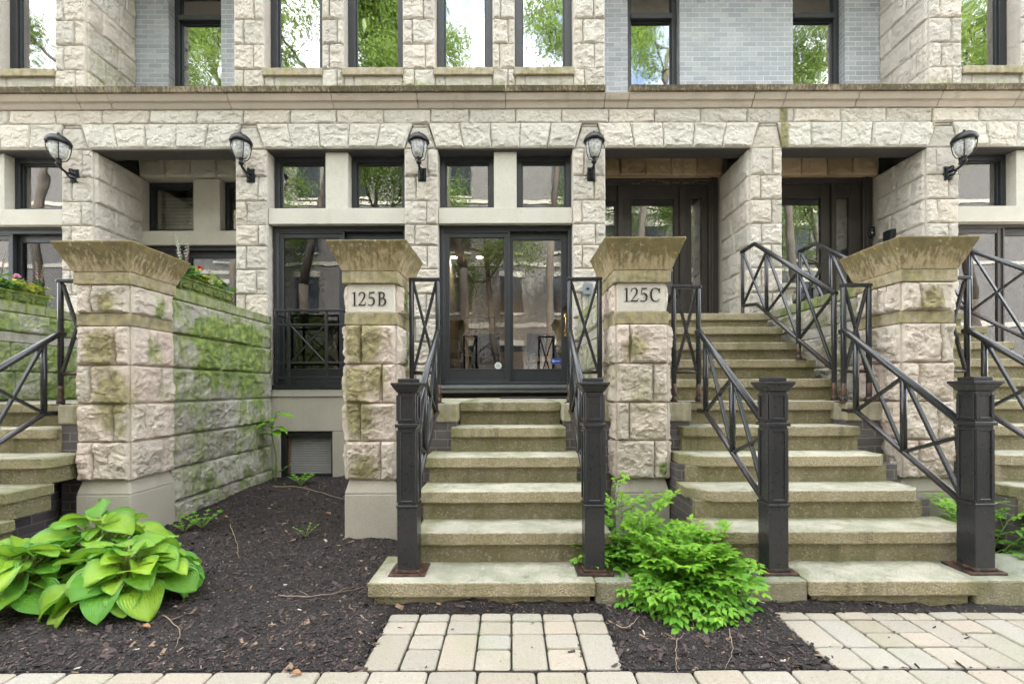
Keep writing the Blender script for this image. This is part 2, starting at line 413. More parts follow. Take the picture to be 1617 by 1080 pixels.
# ---------------------------------------------------------------- rock faced blocks
def frame_front(Y): return (Vector((0, Y, 0)), Vector((1, 0, 0)), Vector((0, 0, 1)), Vector((0, -1, 0)))
def frame_right(X): return (Vector((X, 0, 0)), Vector((0, 1, 0)), Vector((0, 0, 1)), Vector((1, 0, 0)))   # faces +x, u = y
def frame_left(X): return (Vector((X, 0, 0)), Vector((0, -1, 0)), Vector((0, 0, 1)), Vector((-1, 0, 0)))  # faces -x, u = -y
def frame_back(Y): return (Vector((0, Y, 0)), Vector((-1, 0, 0)), Vector((0, 0, 1)), Vector((0, 1, 0)))
_seed = [11]
def block(mb, fr, q, res=.018, bulge=.03, margin=.006, gap=.0028, mfn=None, flat=0., back=-.03, mat=0, rough=.012):
    """q = four (u,v) corners counter-clockwise from bottom-left"""
    _seed[0] += 1; sd = _seed[0]
    q = np.array(q, float)
    c = q.mean(0); w = (np.linalg.norm(q[1] - q[0]) + np.linalg.norm(q[2] - q[3])) / 2; h = (np.linalg.norm(q[3] - q[0]) + np.linalg.norm(q[2] - q[1])) / 2
    nu = max(3, int(round(w / res))); nv = max(3, int(round(h / res)))
    s = np.linspace(0, 1, nu + 1); t = np.linspace(0, 1, nv + 1)
    # concentrate samples at the rim
    s = s + .0; S, T = np.meshgrid(s, t)
    gu = gap / max(w, .02); gv = gap / max(h, .02)
    S2 = gu + S * (1 - 2 * gu); T2 = gv + T * (1 - 2 * gv)
    UV = ((1 - S2) * (1 - T2))[..., None] * q[0] + (S2 * (1 - T2))[..., None] * q[1] + (S2 * T2)[..., None] * q[2] + ((1 - S2) * T2)[..., None] * q[3]
    u = UV[..., 0]; v = UV[..., 1]
    e = np.minimum(np.minimum(S, 1 - S) * w, np.minimum(T, 1 - T) * h)
    e = e + (vnoise(u * 30, v * 30, sd) - .5) * .012
    ramp = 1 - np.exp(-np.maximum(e - margin, 0) / .0055)
    k = random.random()
    wu = u + .05 * (vnoise(u * 11, v * 11, sd + 3) - .5); wv = v + .05 * (vnoise(u * 11 + 9, v * 11, sd + 4) - .5)
    n1 = fbm(wu * 4.2, wv * 6, sd + 5, 5); n2 = fbm(wu * 7, wv * 11, sd + 9, 5); n3 = fbm(wu * 15, wv * 20, sd + 21, 4)
    lean = (T - .5) * random.uniform(-.1, .3); lean2 = (S - .5) * random.uniform(-.2, .2)
    d = .22 + .44 * sig((n1 + lean + lean2 - .5) / .011) + .28 * sig((n2 + lean * .7 - .46 + .1 * (k - .5)) / .009) + .14 * sig((n3 - .5) / .02)
    # chisel facets: tilted planes meeting in sharp ridges and hollows
    su = (u - c[0]) / max(w, .05); sv = (v - c[1]) / max(h, .05)
    wob = .16 * (n2 - .5)
    pl = [random.uniform(.55, 1.05) + random.uniform(-.9, .9) * su + random.uniform(-1.1, .9) * sv + wob for _ in range(6)]
    fc = np.maximum(np.minimum(np.minimum(pl[0], pl[1]), pl[2]), np.minimum(np.minimum(pl[3], pl[4]), pl[5]))
    d = .48 * d + .62 * np.clip(fc, .12, 1.25)
    d = d * (1 - flat) + flat * .3
    e2 = sstep(0., .016 + .5 * margin, e)
    d = bulge * (.34 + (d - .34) * e2) * (.8 + .2 * ramp) - .0035 * np.exp(-np.maximum(e, 0) / .004) + ((fbm(u * 28, v * 28, sd + 31, 3) - .5) * rough * .8 + (n3 - .5) * rough * .5) * ramp
    V = np.concatenate([np.stack([u, v, d], -1).reshape(-1, 3)])
    O, U, W, Nn = [np.array(x) for x in fr]
    P = O + V[:, :1] * U + V[:, 1:2] * W + V[:, 2:3] * Nn
    W_ = nu + 1
    f = [(j * W_ + i, j * W_ + i + 1, (j + 1) * W_ + i + 1, (j + 1) * W_ + i) for j in range(nv) for i in range(nu)]
    per = [i for i in range(W_)] + [j * W_ + nu for j in range(1, nv + 1)] + [nv * W_ + i for i in range(nu - 1, -1, -1)] + [j * W_ for j in range(nv - 1, 0, -1)]
    K = len(P); Bk = P[per] + (back - V[per][:, 2:3]) * Nn
    L = len(per)
    f2 = [(per[(i + 1) % L], per[i], K + i, K + (i + 1) % L) for i in range(L)]
    P = np.concatenate([P, Bk])
    mo = ol = 0.
    if mfn: mo, ol = mfn(P)
    mb.add(P, f + f2, mat, rnd=k, moss=mo, olive=ol, smooth=False)

def rect(u0, u1, v0, v1): return [(u0, v0), (u1, v0), (u1, v1), (u0, v1)]
def coursed(mb, fr, u0, u1, vs, start=0, split=.68, **kw):
    """courses of one long and one short stone, turned about on each course"""
    for i in range(len(vs) - 1):
        r = split + random.uniform(-.04, .04)
        if (i + start) % 2: r = 1 - r
        m = u0 + (u1 - u0) * r
        block(mb, fr, rect(u0, m, vs[i], vs[i + 1]), **kw); block(mb, fr, rect(m, u1, vs[i], vs[i + 1]), **kw)
def running(mb, fr, u0, u1, vs, length, off=0., **kw):
    for i in range(len(vs) - 1):
        a = u0; first = True
        while a < u1 - .02:
            L = length * random.uniform(.8, 1.2)
            if first: L *= (.55 if (i % 2) else 1.) ; first = False
            b = a + L
            if u1 - b < length * .35: b = u1
            block(mb, fr, rect(a, min(b, u1), vs[i], vs[i + 1]), **kw); a = b

# ---------------------------------------------------------------- the house
house = thing('row_house', (0, D, 0), 'grey limestone row house with rock-faced piers, two rows of dark windows and a long cornice', 'house')
def dripmoss(P):
    z = P[:, 2]; low = np.clip((5.33 - z) / .25, 0, 1) * .55 * (z > 4.9)
    return low * 1.25, low * .2
def none(P): return 0., 0.
pier_y = [236, 279, 317.5, 355, 388, 425, 464, 503, 540, 575, 611, 651, 690, 728, 766]
pz = [fz(y) for y in reversed(pier_y)]
def basemoss(P):
    z = P[:, 2]; return np.clip((2.3 - z) / .5, 0, 1) * .62 * (P[:, 0] < -2.9) * (P[:, 0] > -4), np.zeros(len(P))
piers = [(-195, -140, .3, 0), (100, 149, .9, 1), (374, 424, .9, 2), (640, 693, .3, 1), (905, 957, .9, 2), (1185, 1235, .9, 1), (1463, 1513, .9, 2), (1740, 1795, .3, 1)]
for a, b, dep, st in piers:
    mb = MB(); x0, x1 = fx(a), fx(b)
    coursed(mb, frame_front(D), x0, x1, pz, st, res=.0115, bulge=.038, mfn=basemoss)
    mb.box(x0 + .003, x1 - .003, D + .007, D + dep, -.1, pz[-1], 0, rnd=.35)
    if a == 100: running(mb, frame_right(x1 - .003), D + .01, YB, pz, .5, res=.02, bulge=.04)
    if a in (1185, 1463): running(mb, frame_left(x0 + .003), -YB, -D - .01, pz, .5, res=.02, bulge=.04)
    if a == 905: pass
    place(mb, 'stone_pier', M['facade'], house)
# heads of the piers, between the flat arches
def weep(P):
    x = P[:, 0]; g = np.exp(-((x - fx(1237)) / .07) ** 2) * .95 + np.exp(-((x - fx(1470)) / .03) ** 2) * .8
    return g * .45, g * 1.05
LT = [(-140, 103, -128, 96), (133, 383, 146, 372), (408, 653, 421, 640), (679, 920, 691, 908), (945, 1198, 957, 1185), (1228, 1476, 1235, 1463), (1503, 1752, 1512, 1740)]
zt, zb, zc = fz(197), fz(236), fz(174)
for i, (a, b, c, e) in enumerate(LT):
    mb = MB()
    for k in range(5):
        t0, t1 = a + (b - a) * k / 5, a + (b - a) * (k + 1) / 5
        b0, b1 = c + (e - c) * k / 5, c + (e - c) * (k + 1) / 5
        block(mb, frame_front(D - .022), [(fx(b0), zb), (fx(b1), zb), (fx(t1), zt), (fx(t0), zt)], res=.0115, bulge=.042, margin=.01, back=-.05, mfn=weep)
    mb.box(fx(c) + .01, fx(e) - .01, D + .012, D + .23, zb + .004, zt, 0, rnd=.4)
    place(mb, 'lintel', M['lintel'], house)
    if i < len(LT) - 1:
        n = LT[i + 1]; mb = MB()
        block(mb, frame_front(D), [(fx(e), zb), (fx(n[2]), zb), (fx(n[0]), zt - .04), (fx(b), zt - .04)], res=.017, bulge=.03)
        block(mb, frame_front(D), rect(fx(b) + .004, fx(n[0]) - .004, zt - .036, zt), res=.017, bulge=.015)
        mb.box(fx(b), fx(n[0]), D + .012, D + .23, zb, zt, 0, rnd=.4)
        place(mb, 'pier_head', M['facade'], house)
mb = MB(); px = -330; random.seed(5)
while px < 1990:
    w = random.choice((72, 73, 74, 74, 60)); block(mb, frame_front(D - .004), rect(fx(px), fx(px + w), zt, zc), res=.0115, bulge=.038, mfn=weep); px += w
mb.box(fx(-330), fx(px), D + .012, D + .23, zt, zc + .2, 0, rnd=.3)
place(mb, 'frieze', M['facade'], house)
# cornice with one broken-off length of its drip edge
prof_hi = [(-.168, 5.043), (-.150, 4.985), (-.122, 4.977), (-.088, 4.912), (-.058, 4.910), (-.056, 4.894), (-.030, 4.846), (0., 4.838)]
def cornice_piece(x0, x1, cut=False):
    mb = MB()
    drip = [(D + y, z) for y, z in prof_hi[:2]] + [(D + .03, 4.985), (D + .03, 5.06)]
    body = [(D + y, z) for y, z in prof_hi[2:]] + [(D + .03, 4.838), (D + .03, 4.981), (D - .12, 4.981)]
    if not cut: mb.xprofile(drip, x0 + .004, x1 - .004, 1, nx=max(1, int((x1 - x0) / .1)), olive=np.random.default_rng(int(abs(x0) * 100)).uniform(.45, .6), rnd=random.random())
    mb.xprofile(body, x0 + .0045, x1 - .0045, 0, nx=max(1, int((x1 - x0) / .1)), rnd=random.random(), olive=.15)
    o = place(mb, 'cornice', [M['pinkish'], M['drip']], house); roughen(o, .008, .06)
cj = [-330, -60, 122, 172, 361, 525, 660, 800, 957, 995, 1193, 1243, 1358, 1489, 1612, 1790, 1990]
for a, b in zip(cj[:-1], cj[1:]): cornice_piece(fx(a, D - .1), fx(b, D - .1), a == 957)
# ledge between the cornice and the set-back walls
mb = MB(); mb.box(-9, 9, D + .03, YB + .02, 4.88, 5.035, 0, rnd=.3, olive=.5); place(mb, 'ledge', M['panel'], house)

# ------------------------------------------------ upper storey
ucy = [134, 110, 71, 32, -7, -46, -85, -124, -163]
uz = [5.03] + [fz(y) for y in ucy[1:]]
ZT = uz[-1]
upiers = [(-180, -128), (-36, -3), (91, 137.5), (372, 419.5), (511, 545), (638, 689), (779.5, 815), (907, 957), (1468, 1519), (1612, 1646), (1738, 1790)]
for k, (a, b) in enumerate(upiers):
    mb = MB(); x0, x1 = fx(a), fx(b); dep = .26
    coursed(mb, frame_front(D), x0, x1, uz, k, res=.0115, bulge=.038, mfn=dripmoss)
    if a == 91: running(mb, frame_right(x1 - .003), D + .01, YB, uz, .42, res=.02, bulge=.034, mfn=lambda P: (np.clip((6.6 - P[:, 2]) / 1.2, 0, 1) * .35 + .12, .45 - .1 * (P[:, 2] > 6))); dep = .8
    if a == 1468: running(mb, frame_left(x0 + .003), -YB, -D - .01, uz, .42, res=.02, bulge=.034, mfn=lambda P: (np.clip((6.2 - P[:, 2]) / 1.2, 0, 1) * .35 + .08, .05)); dep = .8
    if a in (372, 907): dep = .8
    mb.box(x0 + .003, x1 - .003, D + .007, D + dep, uz[0] - .02, ZT, 0, rnd=.5)
    place(mb, 'upper_pier', M['facade'], house)
uop = [(-128, -36), (-3, 91), (419.5, 511), (545, 638), (689, 779.5), (815, 907), (1519, 1612), (1646, 1738)]
for a, b in uop:
    x0, x1 = fx(a), fx(b)
    mb = MB(); m = x0 + (x1 - x0) * .17
    block(mb, frame_front(D), rect(x0, m, uz[0], uz[1] - .01), res=.018, bulge=.02, flat=.6, mfn=dripmoss)
    block(mb, frame_front(D), rect(m, x1, uz[0], uz[1] - .01), res=.018, bulge=.02, flat=.6, mfn=dripmoss)
    mb.box(x0, x1, D + .012, D + .24, uz[0] - .02, uz[1] - .005, 0, rnd=.4)
    place(mb, 'apron', M['facade'], house)
    mb = MB(); mb.box(x0 - .008, x1 + .008, D - .05, D + .14, uz[1] - .095, uz[1], 0, cell=.05, rnd=.4, olive=np.random.uniform(.55, .75), moss=.3)
    o = place(mb, 'window_sill', M['pinkish'], house, bevel=.008); roughen(o, .012, .05)

def window(x0, x1, z0, z1, Y, ft, frame, pane, par=house, dep=.09, rail=None, name='window', split=None, base=None):
    """frame bars round an opening (x0..x1, z0..z1), glass set back; rail = height of a meeting rail"""
    mb = MB(); b = base or ft
    mb.box(x0, x0 + ft, Y, Y + dep, z0, z1, 0); mb.box(x1 - ft, x1, Y, Y + dep, z0, z1, 0)
    mb.box(x0 + ft, x1 - ft, Y + .002, Y + dep, z1 - ft, z1, 0); mb.box(x0 + ft, x1 - ft, Y + .002, Y + dep, z0, z0 + b, 0)
    lites = [(x0 + ft, x1 - ft, z0 + b, z1 - ft)]
    if rail:
        mb.box(x0 + ft, x1 - ft, Y - .03, Y + dep - .01, rail - .045, rail + .03, 0)
        lites = [(x0 + ft, x1 - ft, z0 + b, rail - .045), (x0 + ft, x1 - ft, rail + .03, z1 - ft)]
    # inner sash lip
    for (a, c, e, g) in lites:
        t = .018
        mb.box(a, a + t, Y + .03, Y + dep - .012, e, g, 0); mb.box(c - t, c, Y + .03, Y + dep - .012, e, g, 0)
        mb.box(a + t, c - t, Y + .03, Y + dep - .012, e, e + t, 0); mb.box(a + t, c - t, Y + .03, Y + dep - .012, g - t, g, 0)
    o = place(mb, name, frame, par, bevel=.003, seg=1)
    for (a, c, e, g) in lites:
        mb = MB(); mb.box(a, c, Y + .045, Y + .051, e, g, 0)
        place(mb, 'pane', pane, o)
    return o
for a, b in uop:
    window(fx(a), fx(b), uz[1], ZT - .1, D + .15, .095, M['frame'], M['glass_up'])
# upper band above the openings and attic, which keeps the sun off the front
mb = MB(); mb.box(-9, 9, D + .005, D + .4, ZT - .1, 10.6, 0, rnd=.4); place(mb, 'attic_wall', M['facade'], house)
# painted brick wall, set back, with its three windows
bops = [(fx(268, YB), fx(351, YB)), (fx(993, YB), fx(1075, YB)), (fx(1254, YB), fx(1336, YB))]
mb = MB()
for (x0, x1), ops in (((fx(137), fx(374)), bops[:1]), ((fx(955), fx(1470)), bops[1:])):
    xs = [x0] + [v for o in ops for v in o] + [x1]
    for k in range(0, len(xs), 2):
        mb = MB(); mb.box(xs[k], xs[k + 1], YB, YB + .35, 4.9, ZT, 0); place(mb, 'brick_wall', M['brick'], house)
for (x0, x1) in bops:
    window(x0, x1, 4.98, ZT, YB + .12, .075, M['frame'], M['glass_up'], rail=fz(26, YB + .1), base=.05)
# far ends of the row, plain coursed stone
mb = MB()
for (x0, x1) in ((-9, fx(-195)), (fx(1795), 9)):
    running(mb, frame_front(D), x0, x1, pz[::2] + [zb, zt], .8, res=.05, bulge=.03); mb.box(x0, x1, D + .012, D + .3, -.1, zt, 0)
for (x0, x1) in ((-9, fx(-180)), (fx(1790), 9)):
    running(mb, frame_front(D), x0, x1, uz, .8, res=.05, bulge=.03); mb.box(x0, x1, D + .012, D + .3, 5, ZT, 0)
place(mb, 'end_wall', M['facade'], house)

# ------------------------------------------------ ground storey: steel soffits, recess heads, bands, posts
for i, (a, b, c, e) in enumerate(LT):
    mb = MB(); mb.box(fx(c) + .002, fx(e) - .002, D - .012, D + .225, zb - .012, zb + .001, 0); place(mb, 'steel_lintel', M['soffit'], house)
rec = {1: (fx(146), fx(374)), 4: (fx(957), fx(1185)), 5: (fx(1235), fx(1463))}
HZ0, HZ1 = fz(278.5, YB), fz(236, YB)
for i, (x0, x1) in rec.items():
    mb = MB(); n = 5; ox = .03
    for k in range(n):
        a, b = x0 + (x1 - x0) * k / n, x0 + (x1 - x0) * (k + 1) / n
        sl = (k - n / 2) * .012
        block(mb, frame_front(YB), [(a - sl * 0, HZ0), (b, HZ0), (b + sl, HZ1), (a + sl, HZ1)], res=.018, bulge=.035)
    mb.box(x0, x1, YB + .012, YB + .3, HZ0 + .003, 4.88, 0, rnd=.5)
    place(mb, 'recess_lintel', M['rusty'] if i > 1 else M['facade'], house)
    mb = MB(); mb.box(x0, x1, D + .23, YB + .01, 4.76, 4.8, 0); place(mb, 'recess_ceiling', M['panel'], house)

def transom_pair(c, e, Yw, ym0, ym1, y0, y1, x0=None, x1=None, post=None, mat=None, pane=None):
    """two square lights either side of a plain stone post, standing on a stone band"""
    X0, X1 = (fx(c), fx(e)) if x0 is None else (x0, x1)
    p0, p1 = post
    mb = MB(); mb.box(p0, p1, Yw, Yw + .16, y0, y1 - .012, 0, rnd=.6); place(mb, 'stone_post', M['dressed'], house, bevel=.006)
    for a, b in ((X0, p0), (p1, X1)):
        window(a + .002, b - .002, y0 + .002, y1 - .014, Yw + .12, .065, M['frame'], pane or M['glass'], dep=.08)
    mb = MB(); mb.box(X0 + .002, X1 - .002, Yw - .035, Yw + .25, y0 - fz(330) + fz(355), y0, 0, cell=.12, rnd=.6)
    o = place(mb, 'stone_band', M['dressed'], house, bevel=.006); roughen(o, .003, .05)
yb0 = fz(330, D + .05)
for i, (c, e) in ((0, (-128, 100)), (2, (424, 640.5)), (3, (693, 905)), (6, (1513, 1740))):
    mid = {0: (-30, 8), 2: (515, 551), 3: (781, 817), 6: (1606, 1643)}[i]
    transom_pair(c, e, D + .04, 0, 0, yb0, zb, post=(fx(mid[0], D + .04), fx(mid[1], D + .04)))
x0, x1 = rec[1]
transom_pair(0, 0, YB + .03, 0, 0, fz(363, YB), HZ0, x0, x1, post=(fx(304, YB), fx(346, YB)))
# window blind behind the light of the set-back bay
mb = MB()
for k in range(11):
    z = fz(361, YB) + .02 + k * .052
    mb.bar((fx(249, YB + .2) , YB + .235, z), (fx(306, YB + .2), YB + .235, z), .006, .05, up=(0, .5, 1))
mb.box(fx(246, YB + .2), fx(251, YB + .2), YB + .22, YB + .25, fz(364, YB + .2), fz(298, YB + .2)); mb.box(fx(303, YB + .2), fx(308, YB + .2), YB + .22, YB + .25, fz(364, YB + .2), fz(298, YB + .2))
place(mb, 'blind', plain('cream_blind', (.85, .82, .62), .6), house)

# ------------------------------------------------ doors
DZ1 = fz(356.5, D + .1)
def sliding_door(x0, x1, z0, z1, Y, mid, left_front=True, sill=True, lpane='screen', rpane='glass', rails=(.1, .1), mat='frame'):
    fr = M[mat]; ft = .045
    mb = MB(); mb.box(x0, x0 + ft, Y, Y + .14, z0, z1); mb.box(x1 - ft, x1, Y, Y + .14, z0, z1); mb.box(x0 + ft, x1 - ft, Y + .003, Y + .14, z1 - .07, z1); mb.box(x0 + ft, x1 - ft, Y + .003, Y + .14, z0 - .01, z0 + .035)
    mb.box(x0 - .003, x1 + .003, Y - .02, Y + .02, z1 - .018, z1 + .006)
    d = place(mb, 'sliding_door', fr, house, bevel=.004, seg=1)
    for k, (a, b, yy, pn, st) in enumerate(((x0 + ft, mid + .02, Y + .02, lpane, .07), (mid - .02, x1 - ft, Y + .075, rpane, .085))):
        zz0, zz1 = z0 + .035, z1 - .07
        bt = .17
        mb = MB(); mb.box(a, a + st, yy, yy + .045, zz0, zz1); mb.box(b - st, b, yy, yy + .045, zz0, zz1)
        mb.box(a + st, b - st, yy + .002, yy + .043, zz1 - st * 1.1, zz1); mb.box(a + st, b - st, yy + .002, yy + .043, zz0, zz0 + bt)
        mb.box(a + st - .012, b - st + .012, yy - .004, yy + .004, zz0 + bt - .014, zz0 + bt)
        if k == 0: # raised edge of the sliding leaf
            mb.box(a - .006, a + .016, yy - .014, yy, zz0, zz1); mb.box(b - .016, b + .006, yy - .014, yy, zz0, zz1); mb.box(a + .016, b - .016, yy - .014, yy, zz1 - .02, zz1); mb.box(a + .016, b - .016, yy - .014, yy, zz0, zz0 + .02)
        lf = place(mb, 'door_leaf', fr, d, bevel=.003, seg=1)
        # the glass belongs to the leaf's door as a sibling piece
        mb = MB(); mb.box(a + st - .01, b - st + .01, yy + .02, yy + .026, zz0 + bt - .005, zz1 - st * 1.1 + .01); place(mb, 'pane', M[pn], d)
    return d
YD = D + .1
door = sliding_door(fx(694), fx(905), fz(607, YD), DZ1, YD, fx(803, YD))
mid_door = sliding_door(fx(427), fx(640.5), fz(606, YD), DZ1, YD, fx(541, YD), lpane='screen', rpane='screen')
sliding_door(fx(-128), fx(100), 1.2, fz(358, YD), YD, fx(17, YD), lpane='glass', rpane='screen')
sliding_door(fx(1513), fx(1740), 1.2, fz(352, YD), YD, fx(1585, YD), lpane='glass', rpane='glass', mat='brownframe')
sliding_door(rec[1][0], rec[1][1], 1.2, fz(386, YB + .05), YB + .06, fx(285, YB), lpane='glass', rpane='glass')
# brass pull, lock and stickers on the glazed door
hx = fx(893, YD + .07); hy = YD + .07
mb = MB(); mb.lathe([(.0, 0), (.018, .0), (.02, .012), (.012, .02), (0, .02)], (0, 0, 0), 14)
mb.v = [np.stack([v[:, 0] + hx, hy - v[:, 2], v[:, 1] * 2 + fz(500, hy)], -1) for v in mb.v]
mb.tube([(hx, hy - .005, fz(502, hy)), (hx, hy - .05, fz(503, hy)), (hx, hy - .055, fz(512, hy)), (hx, hy - .04, fz(522, hy)), (hx, hy - .005, fz(526, hy))], .009, 10)
mb.box(hx - .014, hx + .014, hy - .012, hy, fz(532, hy), fz(521, hy)); mb.box(hx - .011, hx + .011, hy - .03, hy - .024, fz(500, hy), fz(496, hy))
place(mb, 'door_handle', M['brass'], door, bevel=.002)
mb = MB(); mb.box(hx - .04, hx + .022, hy - .03, hy, fz(487, hy), fz(474, hy)); mb.box(hx - .03, hx + .012, hy - .042, hy - .03, fz(485, hy), fz(476.5, hy)); place(mb, 'door_lock', M['dark'], door, bevel=.006)
mb = MB(); cx_, cz_ = fx(786.5, YD), fz(577, YD)
mb.v.append(np.array([(cx_ + .048 * math.cos(R(22.5 + 45 * k)), YD + .036, cz_ + .048 * math.sin(R(22.5 + 45 * k))) for k in range(8)] + [(cx_ + .048 * math.cos(R(22.5 + 45 * k)), YD + .039, cz_ + .048 * math.sin(R(22.5 + 45 * k))) for k in range(8)])); mb.n = 16
mb.f = [tuple(range(8)), tuple(reversed(range(8, 16)))] + [(k, k + 8, (k + 1) % 8 + 8, (k + 1) % 8) for k in range(8)]; mb.m = [0] * 10; mb.smooth = [False] * 10
for k in mb.a: mb.a[k].append(np.zeros(16))
for k in range(3): mb.box(cx_ - .028, cx_ + .028, YD + .0345, YD + .0355, cz_ - .02 + k * .014, cz_ - .014 + k * .014, 1)
mb.prism([(cx_ - .008, YD + .0345), (cx_ + .008, YD + .0345), (cx_ + .008, YD + .0355), (cx_ - .008, YD + .0355)], cz_ + .022, cz_ + .036, 1)
place(mb, 'sticker', [plain('white_vinyl', (.62, .63, .63), .5), plain('grey_print', (.3, .31, .33), .5)], door)
mb = MB(); yy = YD + .092; mb.box(fx(870, yy), fx(886, yy), yy, yy + .002, fz(575, yy), fz(566, yy), 0); mb.box(fx(872, yy), fx(876, yy), yy - .0015, yy, fz(572, yy), fz(569, yy), 1); mb.box(fx(877, yy), fx(884, yy), yy - .0015, yy, fz(571, yy), fz(569.8, yy), 1)
place(mb, 'window_decal', [plain('blue_vinyl', (.02, .06, .28), .5), plain('pale_print', (.4, .45, .6), .5)], door)
# threshold of the glazed door
mb = MB(); mb.box(fx(695), fx(905), D - .02, D + .3, fz(613), fz(608), 0); mb.box(fx(696), fx(904), D + .01, D + .3, fz(620), fz(613.2), 0)
place(mb, 'threshold', plain('threshold_metal', (.16, .17, .17), .4), house, bevel=.004)
# bay window: metal sill, stone sill, panel and louvred basement light
mb = MB(); mb.box(fx(427), fx(640.5), D + .0, D + .3, fz(613.5), fz(606.8), 0); place(mb, 'metal_sill', M['frame'], house, bevel=.004)
mb = MB(); mb.box(fx(424) + .002, fx(640.5) - .002, D + .012, D + .3, fz(625), fz(613.8), 0); place(mb, 'stone_sill', M['dressed'], house, bevel=.006)
mb = MB(); mb.box(fx(424) + .002, fx(640.5) - .002, D + .03, D + .3, fz(680), fz(625.3), 0, rnd=.5); mb.box(fx(523), fx(640.5) - .002, D + .03, D + .3, -.1, fz(680.5), 0, rnd=.2); mb.box(fx(424) + .002, fx(440), D + .032, D + .3, -.1, fz(680.5), 0, rnd=.2)
place(mb, 'stone_panel', M['panel'], house, bevel=.004)
mb = MB(); x0, x1, z0, z1 = fx(440) + .002, fx(523) - .002, fz(752), fz(680.8); Yv = D + .05; ft = .075
mb.box(x0, x0 + ft, Yv, Yv + .12, z0 - .1, z1); mb.box(x1 - .02, x1, Yv, Yv + .12, z0 - .1, z1); mb.box(x0 + ft, x1 - .02, Yv + .002, Yv + .12, z1 - .07, z1); mb.box(x0 + ft, x1 - .02, Yv + .002, Yv + .12, z0 - .1, z0 + .03)
mb.box(x0 + ft, x1 - .02, Yv + .11, Yv + .118, z0, z1)
bw = place(mb, 'basement_vent', M['dark'], house, bevel=.004)
mb = MB(); n = 15
for k in range(n):
    z = z0 + .045 + (z1 - z0 - .13) * k / (n - 1)
    mb.bar((x0 + ft + .01, Yv + .07, z), (x1 - .03, Yv + .07, z), .004, .034, up=(0, .75, .7))
mb.box(x0 + ft, x0 + ft + .022, Yv + .045, Yv + .09, z0 + .03, z1 - .07, 1)
place(mb, 'louvre', [plain('louvre_metal', (.36, .35, .33), .45), plain('worn_wood', (.16, .09, .06), .7)], bw)

# recessed entrance doors with side lights, at the head of the long flights
def entrance(x0, x1, zf, ztop, Y, cols, glasses, leaf):
    fr = M['brownframe']
    mb = MB()
    mb.box(x1 - .14, x1, Y - .05, Y + .1, zf, ztop); mb.box(x0, x0 + .1, Y - .05, Y + .1, zf, ztop)
    mb.box(x0 + .1, x1 - .14, Y - .03, Y + .1, ztop - .12, ztop); mb.box(x0 - .01, x1 + .02, Y - .09, Y + .02, ztop - .025, ztop + .03); mb.box(x0 + .1, x1 - .14, Y - .045, Y - .028, ztop - .075, ztop - .05)
    mb.box(x1 - .10, x1 - .07, Y - .068, Y - .048, zf, ztop - .03); mb.box(x0 + .1, x1 - .14, Y - .03, Y + .1, zf, zf + .04)
    for c0, c1 in cols: mb.box(c0, c1, Y - .035, Y + .09, zf + .04, ztop - .12)
    d = place(mb, 'entrance_door', fr, house, bevel=.005, seg=1)
    for g0, g1, gz0, gz1, l0, l1, nm in glasses:
        mb = MB(); zt_ = ztop - .12
        mb.box(l0, g0, Y, Y + .05, zf + .04, zt_); mb.box(g1, l1, Y, Y + .05, zf + .04, zt_); mb.box(g0, g1, Y + .002, Y + .048, gz1, zt_); mb.box(g0, g1, Y + .002, Y + .048, zf + .04, gz0)
        t = .015
        mb.box(g0 - t, g0 + .002, Y - .008, Y + .01, gz0, gz1); mb.box(g1 - .002, g1 + t, Y - .008, Y + .01, gz0, gz1); mb.box(g0 - t, g1 + t, Y - .0085, Y + .01, gz1, gz1 + t); mb.box(g0 - t, g1 + t, Y - .0085, Y + .01, gz0 - t, gz0)
        place(mb, nm, fr, d, bevel=.003, seg=1)
        mb = MB(); mb.box(g0 - .003, g1 + .003, Y + .02, Y + .027, gz0 - .003, gz1 + .003); place(mb, 'pane', M['glass'], d)
    return d
YE = YB + .12; FZ = 2.142
def ex(p): return fx(p, YE)
e1 = entrance(rec[4][0], ex(1133), FZ, fz(281, YE), YE, [(ex(976), ex(985)), (ex(1073), ex(1082))],
    [(ex(948), ex(972), fz(470, YE), fz(318, YE), rec[4][0] + .1, ex(976), 'sidelight'), (ex(998), ex(1065), fz(478, YE), fz(315, YE), ex(985), ex(1073), 'door_leaf'), (ex(1092), ex(1109), fz(478, YE), fz(313, YE), ex(1082), ex(1133) - .14, 'sidelight')], 1)
e2 = entrance(rec[5][0], ex(1375), FZ, fz(280, YE), YE, [(ex(1222), ex(1226)), (ex(1312), ex(1318))],
    [(ex(1232), ex(1297), fz(478, YE), fz(314, YE), ex(1226), ex(1312), 'door_leaf'), (ex(1321), ex(1342), fz(478, YE), fz(314, YE), ex(1318), ex(1375) - .14, 'sidelight')], 1)
for x0, x1 in ((ex(1133), rec[4][1]), (ex(1375), rec[5][1])):
    mb = MB(); mb.box(x0 + .004, x1, YE - .02, YE + .2, FZ - .3, HZ0 - .003, 0); place(mb, 'jamb_wall', M['facade'], house)
# weathered strip of bare wood over the first entrance
mb = MB(); random.seed(8)
for k in range(16):
    a = ex(1000 + k * 7.5 + random.uniform(-4, 4)); z = fz(290 + random.uniform(-2, 4), YE)
    mb.box(a, a + random.uniform(.02, .12), YE - .052, YE - .046, z, z + random.uniform(.006, .02), 0)
place(mb, 'peeling_strip', plain('bare_wood', (.20, .12, .06), .8), e1)

